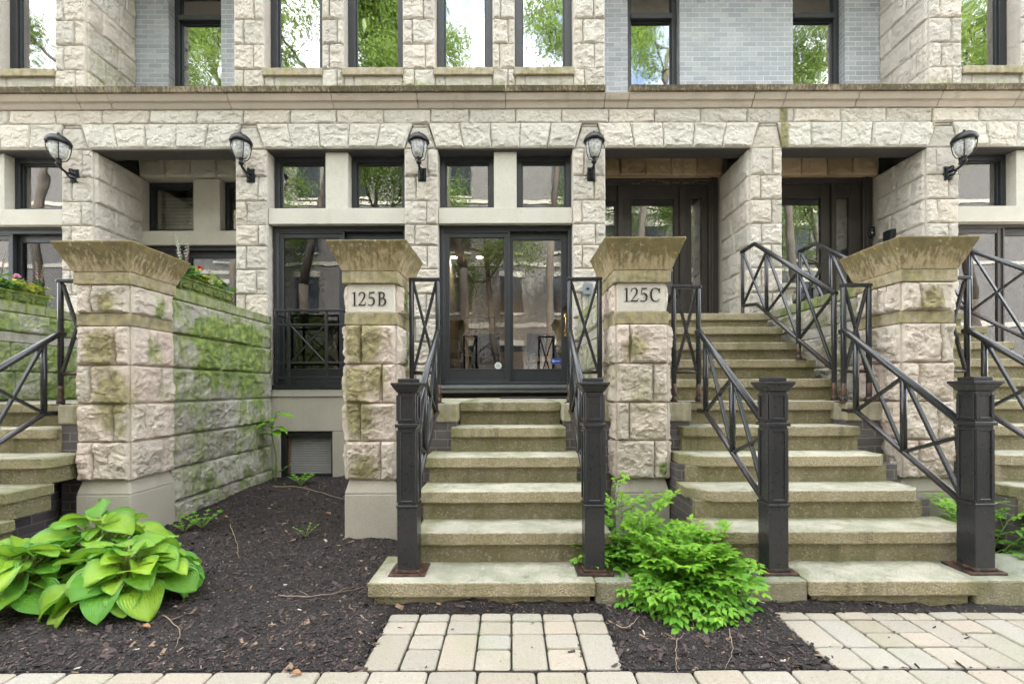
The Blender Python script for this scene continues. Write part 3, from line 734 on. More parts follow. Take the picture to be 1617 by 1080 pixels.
# ------------------------------------------------ floors, rooms and roof
inner = plain('room_plaster', (.42, .39, .35), .8); floorm = plain('room_floor', (.12, .075, .045), .5)
mb = MB()
mb.box(-9, 9, 10.6, 10.9, 0, 10.6, 0); mb.box(-9.2, -9, D + .01, 10.9, 0, 10.6, 0); mb.box(9, 9.2, D + .01, 10.9, 0, 10.6, 0)
mb.box(-9, 9, YB + .42, 10.6, 3.62, 3.75, 0); mb.box(-9, 9, YB + .36, 10.6, 4.78, 4.9, 0)
for a in (124, 400, 667, 931, 1210, 1488): x = fx(a); mb.box(x - .06, x + .06, YB + .4, 10.6, 0, 4.78, 0)
mb.box(-9.3, 9.3, D - .05, 11, 10.6, 10.9, 0)
place(mb, 'inner_wall', inner, house)
mb = MB(); mb.box(-9, 9, D + .35, 10.6, 1.12, 1.24, 0); mb.box(fx(940), 9, YB + .34, 10.6, 2.0, FZ + .002, 0); place(mb, 'inner_floor', floorm, house)
for n, (cx0, cx1, yy, z0, z1) in enumerate(((fx(992, 6.95), fx(1040, 6.95), 6.95, FZ, 4.05), (fx(1236, 6.95), fx(1262, 6.95), 6.95, FZ, 4.05), (fx(955, 6.95), fx(976, 6.95), 6.95, FZ, 4.05), (fx(30, 6.4), fx(110, 6.4), 6.3, 1.24, 3.5), (fx(322, 7.05), fx(380, 7.05), 7.05, 1.24, 3.3), (fx(268, 7.05), fx(300, 7.05), 7.05, 1.24, 3.3))):
    mb = MB(); k = 90; V = []; Fc = []
    for i in range(k + 1):
        x = cx0 + (cx1 - cx0) * i / k; y = yy + .022 * math.sin(i * .95) + .012 * math.sin(i * .37 + 1)
        V += [(x, y, z0), (x, y, z1), (x, y + .004, z0), (x, y + .004, z1)]
    for i in range(k):
        a = i * 4; Fc += [(a, a + 4, a + 5, a + 1), (a + 2, a + 3, a + 7, a + 6), (a + 1, a + 5, a + 7, a + 3)]
    mb.add(V, Fc, 0, smooth=True); cm = bpy.data.materials.get('sheer_curtain') or plain('sheer_curtain', (.72, .73, .72), .8)
    place(mb, 'curtain', cm, house)
# ---------------------------------------------------------------- gateposts
def catmull(pts, n=8):
    P = np.array(pts, float); P = np.vstack([2 * P[0] - P[1], P, 2 * P[-1] - P[-2]]); out = []
    for i in range(1, len(P) - 2):
        for k in range(n):
            t = k / n; a, b, c, d = P[i - 1:i + 3]
            out.append(.5 * (2 * b + (c - a) * t + (2 * a - 5 * b + 4 * c - d) * t * t + (3 * b - a - 3 * c + d) * t ** 3))
    out.append(P[-2]); return np.array(out)
GLY = {   # strokes: list of (x, y, width); True = smooth
 '1': (.36, [([(.2, 0, .12), (.2, 1, .12)], 0), ([(.2, .985, .03), (.1, .93, .035), (.01, .86, .02)], 1), ([(.02, .014, .028), (.38, .014, .028)], 0)]),
 '2': (.56, [([(.05, .72, .05), (.1, .9, .05), (.25, .985, .035), (.4, .92, .09), (.45, .74, .125), (.38, .52, .09), (.2, .26, .05), (.05, .07, .035)], 1), ([(.02, .045, .09), (.49, .045, .09)], 0), ([(.48, .08, .03), (.53, .26, .02)], 0)]),
 '5': (.54, [([(.13, .95, .09), (.44, .95, .09), (.48, 1.02, .03)], 0), ([(.135, .97, .035), (.105, .54, .035)], 0), ([(.105, .53, .03), (.26, .61, .06), (.41, .5, .11), (.46, .28, .125), (.36, .07, .08), (.19, .015, .045), (.04, .08, .06)], 1)]),
 'B': (.62, [([(.15, 0, .115), (.15, 1, .115)], 0), ([(.02, .984, .03), (.3, .984, .03)], 0), ([(.02, .016, .03), (.32, .016, .03)], 0), ([(.2, .984, .03), (.36, .97, .05), (.47, .85, .1), (.46, .68, .1), (.36, .55, .05), (.15, .525, .035)], 1), ([(.15, .525, .035), (.4, .51, .05), (.55, .39, .115), (.55, .19, .115), (.42, .04, .05), (.2, .016, .03)], 1)]),
 'C': (.68, [([(.62, .7, .03), (.56, .88, .05), (.4, .985, .035), (.2, .93, .07), (.08, .72, .12), (.06, .42, .125), (.14, .15, .1), (.34, .015, .05), (.52, .05, .04), (.64, .22, .03)], 1), ([(.635, .62, .025), (.645, .98, .035)], 0)]),
}
def lettering(text, x0, x1, z0, z1, Y, gap=.1):
    mb = MB(); W = 0; adv = []
    for ch in text: adv.append(W); W += GLY[ch][0] + (gap if ch != '5' else gap * 1.6)
    W -= gap; sx = (x1 - x0) / W; sz = z1 - z0; k = 0
    for ch, ax in zip(text, adv):
        for pts, sm in GLY[ch][1]:
            p = catmull(pts, 7) if sm else np.array(pts, float)
            xy = np.stack([x0 + (p[:, 0] + ax) * sx, z0 + p[:, 1] * sz], -1); w = p[:, 2] * sz
            tg = np.gradient(xy, axis=0); tg /= np.linalg.norm(tg, axis=1)[:, None]; nn = np.stack([-tg[:, 1], tg[:, 0]], -1)
            L = xy + nn * w[:, None] / 2; Rr = xy - nn * w[:, None] / 2; n = len(xy)
            yy = Y - .004 - .0004 * k; k += 1
            V = [(a[0], yy, a[1]) for a in L] + [(a[0], yy, a[1]) for a in Rr] + [(a[0], Y + .01, a[1]) for a in L] + [(a[0], Y + .01, a[1]) for a in Rr]
            Fc = []
            for i in range(n - 1): Fc += [(i, n + i, n + i + 1, i + 1), (i, i + 1, 2 * n + i + 1, 2 * n + i), (n + i + 1, n + i, 3 * n + i, 3 * n + i + 1)]
            Fc += [(0, 2 * n, 3 * n, n), (n - 1, 2 * n - 1, 4 * n - 1, 3 * n - 1)]
            mb.add(V, Fc, 0)
    return mb

YP = 3.67
GP = dict(Y0=YP, Y1=4.12)
def gatepost(X0, X1, label, text=None, tpx=None, seed=1, gmoss=None, zoff=0., gray=False, capmoss=.8):
    random.seed(seed); np.random.seed(seed)
    t = thing('gatepost', ((X0 + X1) / 2, (YP + 4.12) / 2, .03), label, 'gatepost', 'stone gateposts along the steps')
    Y0, Y1 = YP, 4.12; zp = .54
    mo = gmoss or (lambda P: (np.zeros(len(P)), .55 * np.ones(len(P))))
    # plinth with a sloped shoulder
    mb = MB(); e = .018
    mb.box(X0 - e, X1 + e, Y0 - e, Y1 + e, -.15, .425, 0, rnd=.5)
    mb.frustum((X0 - e, X1 + e, Y0 - e, Y1 + e, .4251), (X0 + .012, X1 - .012, Y0 + .012, Y1 - .012, zp), 0, rnd=.5)
    roughen(place(mb, 'plinth', M['panel'], t, bevel=.01), .004, .08)
    mb = MB(); z = [zp, .849, 1.156, 1.468, 1.782]
    kw = dict(res=.0095, bulge=.05, margin=.004, mfn=mo, rough=.016)
    coursed(mb, frame_front(Y0), X0, X1, z, seed, split=.72, **kw)
    for fr, a, b in ((frame_left(X0), -Y1, -Y0), (frame_right(X1), Y0, Y1)):
        coursed(mb, fr, a, b, z, seed + 1, split=.66, **kw)
    coursed(mb, frame_back(Y1), -X1, -X0, z, seed, **dict(kw, res=.03))
    mb.box(X0 + .012, X1 - .012, Y0 + .012, Y1 - .012, zp, 1.782, 0, rnd=.3)
    place(mb, 'shaft', M['garden'] if gray else M['gate'], t)
    mb = MB(); e = .014; mb.box(X0 - e, X1 + e, Y0 - e, Y1 + e, 1.783, 1.884, 0, cell=.05, rnd=.4, olive=.78)
    roughen(place(mb, 'band', M['gate'], t, bevel=.008), .005, .06)
    mb = MB()
    if text:
        mb.box(X0 + .01, X1 - .01, Y0 + .0, Y1, 1.885, 2.114, 0, cell=.06, rnd=.6, olive=.26)
        pl = place(mb, 'number_block', M['plaque'], t, bevel=.006)
        place(lettering(text, tpx[0], tpx[1], tpx[2], tpx[3], Y0), 'number', M['dark'], pl)
        for fr, a, b in ((frame_left(X0 + .004), -Y1, -Y0 - .03), (frame_right(X1 - .004), Y0 + .03, Y1)):
            mb = MB(); block(mb, fr, rect(a, b, 1.887, 2.112), **kw); place(mb, 'side_stone', M['gate'], t)
    else:
        coursed(mb, frame_front(Y0), X0, X1, [1.885, 2.114], 1, split=.72, **kw)
        for fr, a, b in ((frame_left(X0), -Y1, -Y0), (frame_right(X1), Y0, Y1)): coursed(mb, fr, a, b, [1.885, 2.114], 0, split=.72, **kw)
        mb.box(X0 + .012, X1 - .012, Y0 + .012, Y1 - .012, 1.885, 2.114, 0, rnd=.3)
        place(mb, 'top_course', M['gate'], t)
    mb = MB(); e = .028; mb.box(X0 - e, X1 + e, Y0 - e, Y1 + e, 2.115, 2.213, 0, cell=.05, rnd=.4, olive=.74, moss=.3)
    roughen(place(mb, 'collar', M['gate'], t, bevel=.008), .005, .06)
    # flaring capstone
    n = 10; V = []; Fc = []; lo = (X0 - .03, X1 + .03, Y0 - .03, Y1 + .03, 2.2135); hi = (X0 - .118, X1 + .118, Y0 - .118, Y1 + .09, 2.425 + zoff)
    mb = MB(); N = 14
    def ring(q):
        x0, x1, y0, y1, zz = q; r = []
        for k in range(N): r.append((x0 + (x1 - x0) * k / N, y0, zz))
        for k in range(N): r.append((x1, y0 + (y1 - y0) * k / N, zz))
        for k in range(N): r.append((x1 - (x1 - x0) * k / N, y1, zz))
        for k in range(N): r.append((x0, y1 - (y1 - y0) * k / N, zz))
        return r
    H = 6
    rings = [ring(tuple(a + (b - a) * h / H for a, b in zip(lo, hi))) for h in range(H + 1)]
    rings.append(ring((hi[0] + .002, hi[1] - .002, hi[2] + .002, hi[3] - .002, hi[4] + .012)))
    K = 4 * N; V = [p for r in rings for p in r]
    for h in range(len(rings) - 1):
        for k in range(K): a = h * K + k; b = h * K + (k + 1) % K; Fc.append((a, b, b + K, a + K))
    Fc.append(tuple(reversed(range(K)))); Fc.append(tuple((len(rings) - 1) * K + k for k in range(K)))
    zz = np.array([p[2] for p in V]); mb.add(V, Fc, 0, olive=.34 + capmoss * .36 * np.clip((zz - 2.2) / .23, 0, 1), rnd=.5)
    roughen(place(mb, 'capstone', M['cap'], t, bevel=.006), .010, .045)
    return t
def blob(P, items):
    g = np.zeros(len(P))
    for (x, y, z, r, a) in items: g = np.maximum(g, a * np.exp(-(((P[:, 0] - x) ** 2 + (P[:, 1] - y) ** 2) / r ** 2 + ((P[:, 2] - z) / (r * 1.3)) ** 2)))
    return g
def g1moss(P): return blob(P, [(-3.05, 3.95, 1.95, .14, .75), (-3.05, 3.9, 1.6, .16, .6), (-3.05, 4.0, 1.2, .2, .45)]), blob(P, [(-3.3, 3.6, 1.6, .11, 1.15), (-3.2, 3.6, 1.22, .13, 1.05), (-3.22, 3.6, 1.02, .06, .9), (-3.25, 3.6, 1.95, .08, .95), (-3.12, 3.6, .95, .05, .9)]) + .33
def g2moss(P): return blob(P, [(-.92, 3.9, 1.55, .2, .7), (-.92, 3.85, 2., .15, .8)]), blob(P, [(-1.2, 3.6, 1.66, .14, 1.15), (-1.27, 3.6, 1.3, .12, 1.0), (-1.25, 3.6, 1.05, .12, .95), (-1.1, 3.6, 1.35, .1, .8), (-1.2, 3.6, .6, .12, .6)]) + .33
def g3moss(P): return blob(P, [(1.22, 3.6, .62, .06, 1.2)]), blob(P, [(1.0, 3.6, 1.6, .12, .8), (1.05, 3.6, 1.2, .2, .5), (.85, 3.8, 1.4, .3, .5)]) + .12
def g4moss(P): return blob(P, [(3.16, 3.9, 2.0, .1, .5)]), blob(P, [(3.38, 3.6, 1.98, .1, 1.05), (3.3, 3.6, 1.9, .08, .8)]) + .12
gx = [(-3.49, -3.085), (-1.332, -.938), (.845, 1.25), (3.146, 3.55)]
gatepost(*gx[0], 'unnumbered stone gatepost beside the big yellow-green leaves, green moss down its garden side', None, None, 3, g1moss, capmoss=.9)
gatepost(*gx[1], 'stone gatepost carrying the number 125B beside the short middle steps', '125B', (fx(556, YP), fx(610.5, YP), fz(482, YP), fz(460.5, YP)), 4, g2moss, capmoss=.75)
gatepost(*gx[2], 'stone gatepost carrying the number 125C behind the leafy green shrub', '125C', (fx(985.5, YP), fx(1042.5, YP), fz(477, YP), fz(455.5, YP)), 6, g3moss, zoff=.015, capmoss=.95)
gatepost(*gx[3], 'unnumbered stone gatepost between the two long flights of steps, brown chiselled cap', None, None, 9, g4moss, zoff=.015, capmoss=.8)

# ---------------------------------------------------------------- garden walls running back to the house
def garden_wall(x0, x1, label, moss, faces, band=False, mat='garden', y0=4.122, y1=D - .003):
    t = thing('garden_wall', ((x0 + x1) / 2, (y0 + y1) / 2, 0), label, 'garden wall', 'garden walls behind the gateposts')
    z = [-.1, .24, .545, .849, 1.156, 1.468, 1.782, 2.098]
    if band: z = [-.1, .24, .545, .849, 1.156, 1.468, 1.782, 1.884, 2.098]
    mb = MB()
    for s in faces:
        fr, a, b = (frame_right(x1), y0, y1) if s > 0 else (frame_left(x0), -y1, -y0)
        for i in range(len(z) - 1):
            if band and i == 6: mb.box(x0 - .02 if s < 0 else x1 - .05, x0 + .05 if s < 0 else x1 + .02, y0, y1, z[i] + .003, z[i + 1] - .003, 0, rnd=.6, moss=.4); continue
            running(mb, fr, a, b, [z[i], z[i + 1]], .62, off=0, res=.0135, bulge=.05, mfn=moss) if i % 2 else running(mb, fr, a, b, [z[i], z[i + 1]], .48, res=.0135, bulge=.05, mfn=moss)
    mb.box(x0 + .012, x1 - .012, y0, y1, -.1, 2.098, 0, rnd=.4)
    place(mb, 'wall_face', M[mat], t)
    mb = MB(); y = y0
    while y < y1 - .05:
        b = min(y1, y + random.uniform(.5, .7)); mb.box(x0 - .028, x1 + .028, y + .002, b - .002, 2.1, 2.2, 0, cell=.06, olive=.6, moss=.6, rnd=random.random()); y = b
    roughen(place(mb, 'coping', M['garden'], t, bevel=.01), .008, .07)
    return t
random.seed(21)
def m1(P):
    y, z = P[:, 1], P[:, 2]
    band = sstep(4.1, 4.55, y + .5 * (fbm(y * 7, z * 5, 91, 3) - .5)) * (1 - sstep(5.45, 5.75, y) * .6)
    col = sstep(.36, .62, fbm(y * 5.5 + .25 * fbm(y * 9, z * 5, 3, 2), z * .55, 77, 3))
    v = sstep(.95, 1.55, z + .35 * (fbm(y * 4, z * 0, 19, 2) - .5)) * (1 - sstep(1.9, 2.12, z) * .6)
    low = .5 * fbm(y * 3.1, z * 2.2, 5, 3) + .12
    fine = fbm(y * 13, z * 1.1, 78, 3)
    return np.maximum(v * band * (.56 + .28 * col + .42 * fine), low + .16), .46
def m0(P): return .40 + .5 * fbm(P[:, 1] * 3, P[:, 2] * 2.5, 9, 3), .3 * np.ones(len(P))
def m3(P): return .36 + .25 * fbm(P[:, 1] * 3, P[:, 2] * 2.5, 3, 3), .45 * np.ones(len(P))
garden_wall(-3.46, -3.105, 'mossy stone wall from the planter to the bay window, vivid green streaks above the mulch', m1, (1, -1))
garden_wall(-5.72, -5.31, 'dark green mossy stone wall beside the steps at the edge of the row', m0, (1,), True, y0=2.9)
garden_wall(.875, 1.22, 'stone wall behind the gatepost numbered 125C, mossy sloping coping seen through the rails', m3, (-1, 1), True)
garden_wall(3.176, 3.52, 'stone wall behind the brown-capped gatepost, pale band along its face and pedestal on top', m3, (-1, 1), True)

# ---------------------------------------------------------------- steps
RI, TR, Y1S, Z1S = .198, .273, 2.60, .161
Z6 = Z1S + RI * 5
def tread(mb, x0, x1, yf, yb, zt, th=.082, chamL=0, chamR=0, ol=.3):
    """slab with splayed front corners, meshed finely enough to wear its edges"""
    n = max(6, int((x1 - x0) / .05)); V = []; Fc = []
    xs = np.linspace(x0, x1, n + 1); ny = max(3, int((yb - yf) / .06))
    for k, zz in enumerate((zt - th, zt)):
        for x in xs:
            c = max(0, chamL - (x - x0)) if chamL else 0; c = max(c, max(0, chamR - (x1 - x)) if chamR else 0)
            f0 = yf + c
            for j in range(ny + 1): V.append((x, f0 + (yb - f0) * j / ny, zz))
    m = (n + 1) * (ny + 1); w = ny + 1
    for i in range(n):
        for j in range(ny):
            a = i * w + j
            Fc.append((a, a + 1, a + w + 1, a + w)); Fc.append((m + a, m + a + w, m + a + w + 1, m + a + 1))
        a = i * w; Fc.append((a, a + w, m + a + w, m + a)); a = i * w + ny; Fc.append((a, m + a, m + a + w, a + w))
    for j in range(ny):
        a = j; Fc.append((a, m + a, m + a + 1, a + 1)); a = n * w + j; Fc.append((a, a + 1, m + a + 1, m + a))
    jj = np.array([(k % w) / ny for k in range(m)] * 2); ee = np.minimum(np.array([p[0] for p in V]) - x0, x1 - np.array([p[0] for p in V]))
    mb.add(V, Fc, 0, olive=ol + .42 * sstep(.62, 1., jj) + .3 * (1 - sstep(.0, .16, ee)))
def staircase(X0, X1, nsteps, label, low, landing_y, cheek=None, slab=None, upper=None, seed=1, footl=None, brick=True):
    """low: list of (x0,x1,chamL,chamR) for steps 2..; upper: x-range of the steps past the gateposts"""
    random.seed(seed); np.random.seed(seed)
    t = thing('staircase', ((X0 + X1) / 2, 2.6, 0), label, 'staircase', 'concrete steps up to the doors')
    for i in range(nsteps):
        yf = Y1S + TR * i; zt = Z1S + RI * i; last = i == nsteps - 1
        yb = landing_y if last else yf + TR + .06
        if i == 0: x0, x1, cl, cr = slab; yb = 3.02
        elif i - 1 < len(low): x0, x1, cl, cr = low[i - 1]
        else: x0, x1 = upper; cl = cr = 0
        mb = MB(); th = .085 if i == 0 else .080
        tread(mb, x0, x1, yf, yb, zt, th, cl, cr, ol=random.uniform(.14, .28))
        roughen(place(mb, 'tread', M['concrete'], t, bevel=.009, seg=3), .0075, .04)
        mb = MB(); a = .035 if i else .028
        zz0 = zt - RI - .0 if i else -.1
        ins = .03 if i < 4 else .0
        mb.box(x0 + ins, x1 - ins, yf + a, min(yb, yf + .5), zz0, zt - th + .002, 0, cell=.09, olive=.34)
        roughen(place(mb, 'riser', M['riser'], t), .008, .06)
    # solid body under the flight
    mb = MB()
    bx0, bx1 = (upper or (low[-1][0], low[-1][1]))
    for i in range(1, nsteps):
        yf = Y1S + TR * i; mb.box(bx0 + .05, bx1 - .05, yf + .09, landing_y - .01, Z1S + RI * (i - 1) - .08, Z1S + RI * i - .083, 0)
    place(mb, 'stair_body', M['darkbrick'], t)
    if nsteps == 6:
        mb = MB(); mb.box(upper[0] - .44, upper[1] + (.42 if X0 > -2 else .26), 4.104, landing_y - .004, Z6 - .14, Z6 - .005, 0, cell=.08, olive=.4); roughen(place(mb, 'landing', M['concrete'], t, bevel=.008), .004, .06)
    if footl:
        for k, (a, b) in enumerate(footl):
            mb = MB(); mb.box(a, b, 2.615, 3.05, -.1, Z1S - .004, 0, cell=.06, olive=.35); roughen(place(mb, 'footing', M['footing'], t, bevel=.012), .008, .06)
    if cheek:
        for a, b, yq, ztop in cheek:
            mb = MB(); mb.box(a, b, yq, 4.1, ztop - .155, ztop, 0, cell=.05, olive=.62, moss=.3); roughen(place(mb, 'cheek_block', M['panel'], t, bevel=.01), .006, .06)
            mb = MB(); mb.box(a + .012, b - .012, yq + .02, 4.1, -.1, ztop - .156, 0); place(mb, 'cheek_wall', M['darkbrick'], t)
    return t

# short middle flight
staircase(-.6, .6, 6, 'short flight of mossy concrete steps to the glazed sliding door between 125B and 125C',
    [(-.62, .625, 0, 0), (-.655, .60, 0, 0), (-.66, .52, 0, 0), (-.50, .44, 0, 0)], D - .02,
    cheek=[(-.90, -.458, 3.80, Z6 - .006), (.425, .842, 3.80, Z6 - .006)], slab=(-.83, .475, 0, 0), upper=(-.455, .42), seed=31, footl=[(.478, .70)])
# first long flight
staircase(1.3, 3.0, 11, 'long flight of concrete steps to the brown door beside gatepost 125C, railing up one side',
    [(1.22, 2.99, .10, .1), (1.25, 2.89, .13, .1), (1.30, 2.87, .13, .10), (1.39, 2.83, 0, 0)], YB + .13,
    cheek=[(1.252, 1.50, 3.80, Z6 - .006), (2.80, 3.14, 3.80, Z6 - .006)], slab=(1.70, 2.66, 0, 0), upper=(1.225, 3.02), seed=32, footl=[(1.30, 1.697), (2.663, 3.9)])
# second long flight, cut by the edge of the view
staircase(3.6, 5.2, 11, 'long flight of concrete steps past the brown-capped gatepost, mostly beyond the picture edge',
    [(3.62, 5.28, .1, .1), (3.57, 5.25, .12, .1), (3.6, 5.22, .12, .1), (3.7, 5.15, 0, 0)], YB + .13,
    cheek=[(3.553, 3.82, 3.80, Z6 - .006), (5.1, 5.4, 3.80, Z6 - .006)], slab=(4.0, 4.95, 0, 0), upper=(3.525, 5.3), seed=33, footl=[(3.903, 3.997), (4.953, 5.4)])
# flight at the other end, up to the planted wall
staircase(-5.2, -3.5, 6, 'flight of green-stained steps below the dark mossy wall, past the yellow-green leaves',
    [(-5.3, -3.50, 0, 0), (-5.3, -3.50, 0, 0), (-5.28, -3.50, 0, .05), (-5.25, -3.70, 0, 0)], YB + .02,
    cheek=[(-3.72, -3.47, 3.72, Z6 - .006), (-5.3, -5.0, 3.72, Z6 - .006)], slab=(-5.1, -3.6, 0, 0), upper=(-5.3, -3.735), seed=34, footl=[(-5.4, -5.103)])

# ---------------------------------------------------------------- railings
def newel(t, xc, yc, zb, h=1.17, w=.118):
    mb = MB(); k = w / 2
    mb.box(xc - k, xc + k, yc - k, yc + k, zb + .002, zb + .40)
    mb.box(xc - k + .003, xc + k - .003, yc - k + .003, yc + k - .003, zb + .416, zb + h - .292)
    mb.box(xc - k - .006, xc + k + .006, yc - k - .006, yc + k + .006, zb + .40, zb + .416)
    mb.box(xc - k - .010, xc + k + .010, yc - k - .010, yc + k + .010, zb + h - .292, zb + h - .27)
    mb.box(xc - k + .004, xc + k - .004, yc - k + .004, yc + k - .004, zb + h - .27, zb + h - .085)
    # raised fillets that frame the sunk panels
    for z0, z1 in ((zb + .43, zb + h - .31), (zb + h - .255, zb + h - .10)):
        for s in (-1, 1):
            for q in (-1, 1):
                a = q * (k - .014)
                mb.box(xc + a - .009, xc + a + .009, yc + s * (k - .002) - .007, yc + s * (k - .002) + .007, z0, z1)
                mb.box(xc + s * (k - .002) - .007, xc + s * (k - .002) + .007, yc + a - .009, yc + a + .009, z0, z1)
            for zz in (z0, z1 - .014):
                mb.box(xc - k + .024, xc + k - .024, yc + s * (k - .002) - .0066, yc + s * (k - .002) + .0066, zz, zz + .014)
                mb.box(xc + s * (k - .002) - .0066, xc + s * (k - .002) + .0066, yc - k + .024, yc + k - .024, zz, zz + .014)
    n = place(mb, 'newel_post', M['iron'], t, bevel=.0025, seg=1)
    mb = MB(); z = zb + h - .085
    mb.frustum((xc - k, xc + k, yc - k, yc + k, z), (xc - k - .026, xc + k + .026, yc - k - .026, yc + k + .026, z + .042))
    mb.box(xc - k - .03, xc + k + .03, yc - k - .03, yc + k + .03, z + .0425, z + .06)
    mb.box(xc - k + .004, xc + k - .004, yc - k + .004, yc + k - .004, z + .06, z + .085)
    place(mb, 'post_cap', M['iron'], n, bevel=.004)
    mb = MB(); e = .05; mb.box(xc - k - e, xc + k + e, yc - k - e * .5, yc + k + e, zb - .004, zb + .012, olive=.45); mb.box(xc - k - .012, xc + k + .012, yc - k - .004, yc + k + .012, zb + .012, zb + .03, olive=.5)
    place(mb, 'base_plate', M['iron'], n, bevel=.003)
def post(t, x, y, z0, z1, r=.0215, foot=True):
    mb = MB(); ol = np.r_[np.full(12, .65), np.zeros(12)] if foot else 0.
    if foot: mb.tube([(x, y, z0), (x, y, z0 + .16)], r, 12, olive=.5); mb.tube([(x, y, z0 + .16), (x, y, z1)], r * .999, 12)
    else: mb.tube([(x, y, z0), (x, y, z1)], r, 12)
    if foot: mb.tube([(x, y, z0), (x, y, z0 + .045)], r + .008, 12, olive=.35); mb.box(x - .05, x + .05, y - .045, y + .045, z0 - .004, z0 + .006, olive=.5)
    place(mb, 'post', M['iron'], t, bevel=.002, seg=1)
def brace(t, a, b, r=.0125):
    mb = MB(); mb.bar(a, b, .026, .022); place(mb, 'cross_brace', M['iron'], t, bevel=.003, seg=1)
def xpanel(t, a0, a1, b0, b1):   # a = bottom/top of one upright, b = of the next
    brace(t, a0, b1); off = Vector((.004, 0, 0)) if abs(a0[0] - b0[0]) < .01 else Vector((0, .004, 0))
    brace(t, tuple(Vector(a1) + off), tuple(Vector(b0) + off))
def lower_rail(t, x, side, yup=3.86, ztop=2.2, xg=None, newel_y=2.765, braces=True, pz0=Z6 - .006):
    """end panel beside the gatepost, sloping section with two crossed bays, newel"""
    newel(t, x, newel_y, Z1S)
    # panel between post at x and post at xg
    post(t, x, yup, pz0, ztop - .02); post(t, xg, yup, pz0, ztop - .02)
    mb = MB(); mb.box(min(x, xg) - .022, max(x, xg) + .022, yup - .022, yup + .022, ztop - .022, ztop + .008); place(mb, 'top_bar', M['iron'], t, bevel=.006)
    mb = MB(); mb.tube([(x, yup, pz0 + .26), (xg, yup, pz0 + .26)], .016, 10, olive=.3); place(mb, 'bottom_bar', M['iron'], t)
    s = .016 if xg > x else -.016
    xpanel(t, (x + s, yup, pz0 + .27), (x + s, yup, ztop - .03), (xg - s, yup, pz0 + .27), (xg - s, yup, ztop - .03))
    # sloping rails
    yA, yB, yC = yup, 3.72, newel_y + .05
    zt = lambda y: 1.755 - (yA - y) * .70
    zb = lambda y: 1.075 - (yB - y) * .60 if y < yB else 1.077
    mb = MB(); mb.tube([(x, yA + .03, zt(yA) - .012), (x, yA - .01, zt(yA) - .004), (x, yA - .06, zt(yA - .06)), (x, yC, zt(yC))], .0245, 14, olive=[.0] * 0 or 0.); place(mb, 'handrail', M['iron'], t)
    mb = MB(); mb.tube([(x, yA, 1.077), (x, yB, 1.075), (x, yC, zb(yC))], .0205, 12, olive=.1); place(mb, 'bottom_rail', M['iron'], t)
    yV = 3.27
    for y in (yB, yV):
        mb = MB(); mb.tube([(x, y, zb(y)), (x, y, zt(y))], .0215, 12); place(mb, 'baluster', M['iron'], t)
    xpanel(t, (x, yB, zb(yB)), (x, yB, zt(yB)), (x, yV, zb(yV)), (x, yV, zt(yV)))
    xpanel(t, (x, yV, zb(yV)), (x, yV, zt(yV)), (x, yC, zb(yC) - .02), (x, yC, zt(yC) - .05))
RG = 'black iron railings beside the steps'
def railing(x, xg, label, **kw):
    t = thing('stair_railing', (x, 2.765, Z1S), label, 'railing', RG); lower_rail(t, x, 0, xg=xg, **kw); return t
railing(-.627, -.85, 'black railing with square newel beside gatepost 125B, on the short middle steps')
railing(.49, .745, 'black railing with square newel beside gatepost 125C, on the short middle steps')
railing(1.585, 1.375, 'black railing rising beside gatepost 125C over the long steps, newel behind the leafy shrub', ztop=2.13)
railing(2.815, 3.03, 'rust-spotted black railing and square newel before the brown-capped gatepost', ztop=2.14)
railing(3.865, 3.62, 'black railing on the far side of the brown-capped gatepost, cut by the picture edge')
railing(-3.83, -3.55, 'black railing above the yellow-green leaves beside the unnumbered mossy gatepost')
def upper_rail(x, label, full=True):
    t = thing('upper_railing', (x, 4.05, Z6), label, 'railing', RG)
    ys = [4.05, 4.55, 5.12, 5.65]
    zt = lambda y: 2.11 + (y - 4.05) * .655 if y < 5.37 else 2.965
    zb = lambda y: 1.425 + (y - 4.05) * .645 if y < 5.34 else 2.262 + (y - 5.34) * .08
    for y in ys:
        i = int((y - Y1S) / TR); i = min(i, 10); zf = Z1S + RI * i
        if y in (4.05, 4.55, 5.65): post(t, x, y, zf, zt(y))
        else: mb = MB(); mb.tube([(x, y, zb(y)), (x, y, zt(y))], .0205, 12); place(mb, 'baluster', M['iron'], t)
    mb = MB(); mb.tube([(x, 4.03, zt(4.03)), (x, 5.35, 2.955), (x, 5.40, 2.966), (x, 5.67, 2.955)], .0245, 14); place(mb, 'handrail', M['iron'], t)
    mb = MB(); mb.tube([(x, 4.05, zb(4.05)), (x, 5.32, zb(5.32)), (x, 5.65, zb(5.65))], .0205, 12, olive=.12); place(mb, 'bottom_rail', M['iron'], t)
    for a, b in zip(ys[:-1], ys[1:]): xpanel(t, (x, a, zb(a)), (x, a, zt(a)), (x, b, zb(b)), (x, b, zt(b)))
upper_rail(2.87, 'black railing climbing the upper half of the long steps to the first brown door')
upper_rail(3.585, 'black railing seen above the brown-capped gatepost, top of the far long steps')
upper_rail(5.16, 'black railing on the far side of the last long steps, by the picture edge')

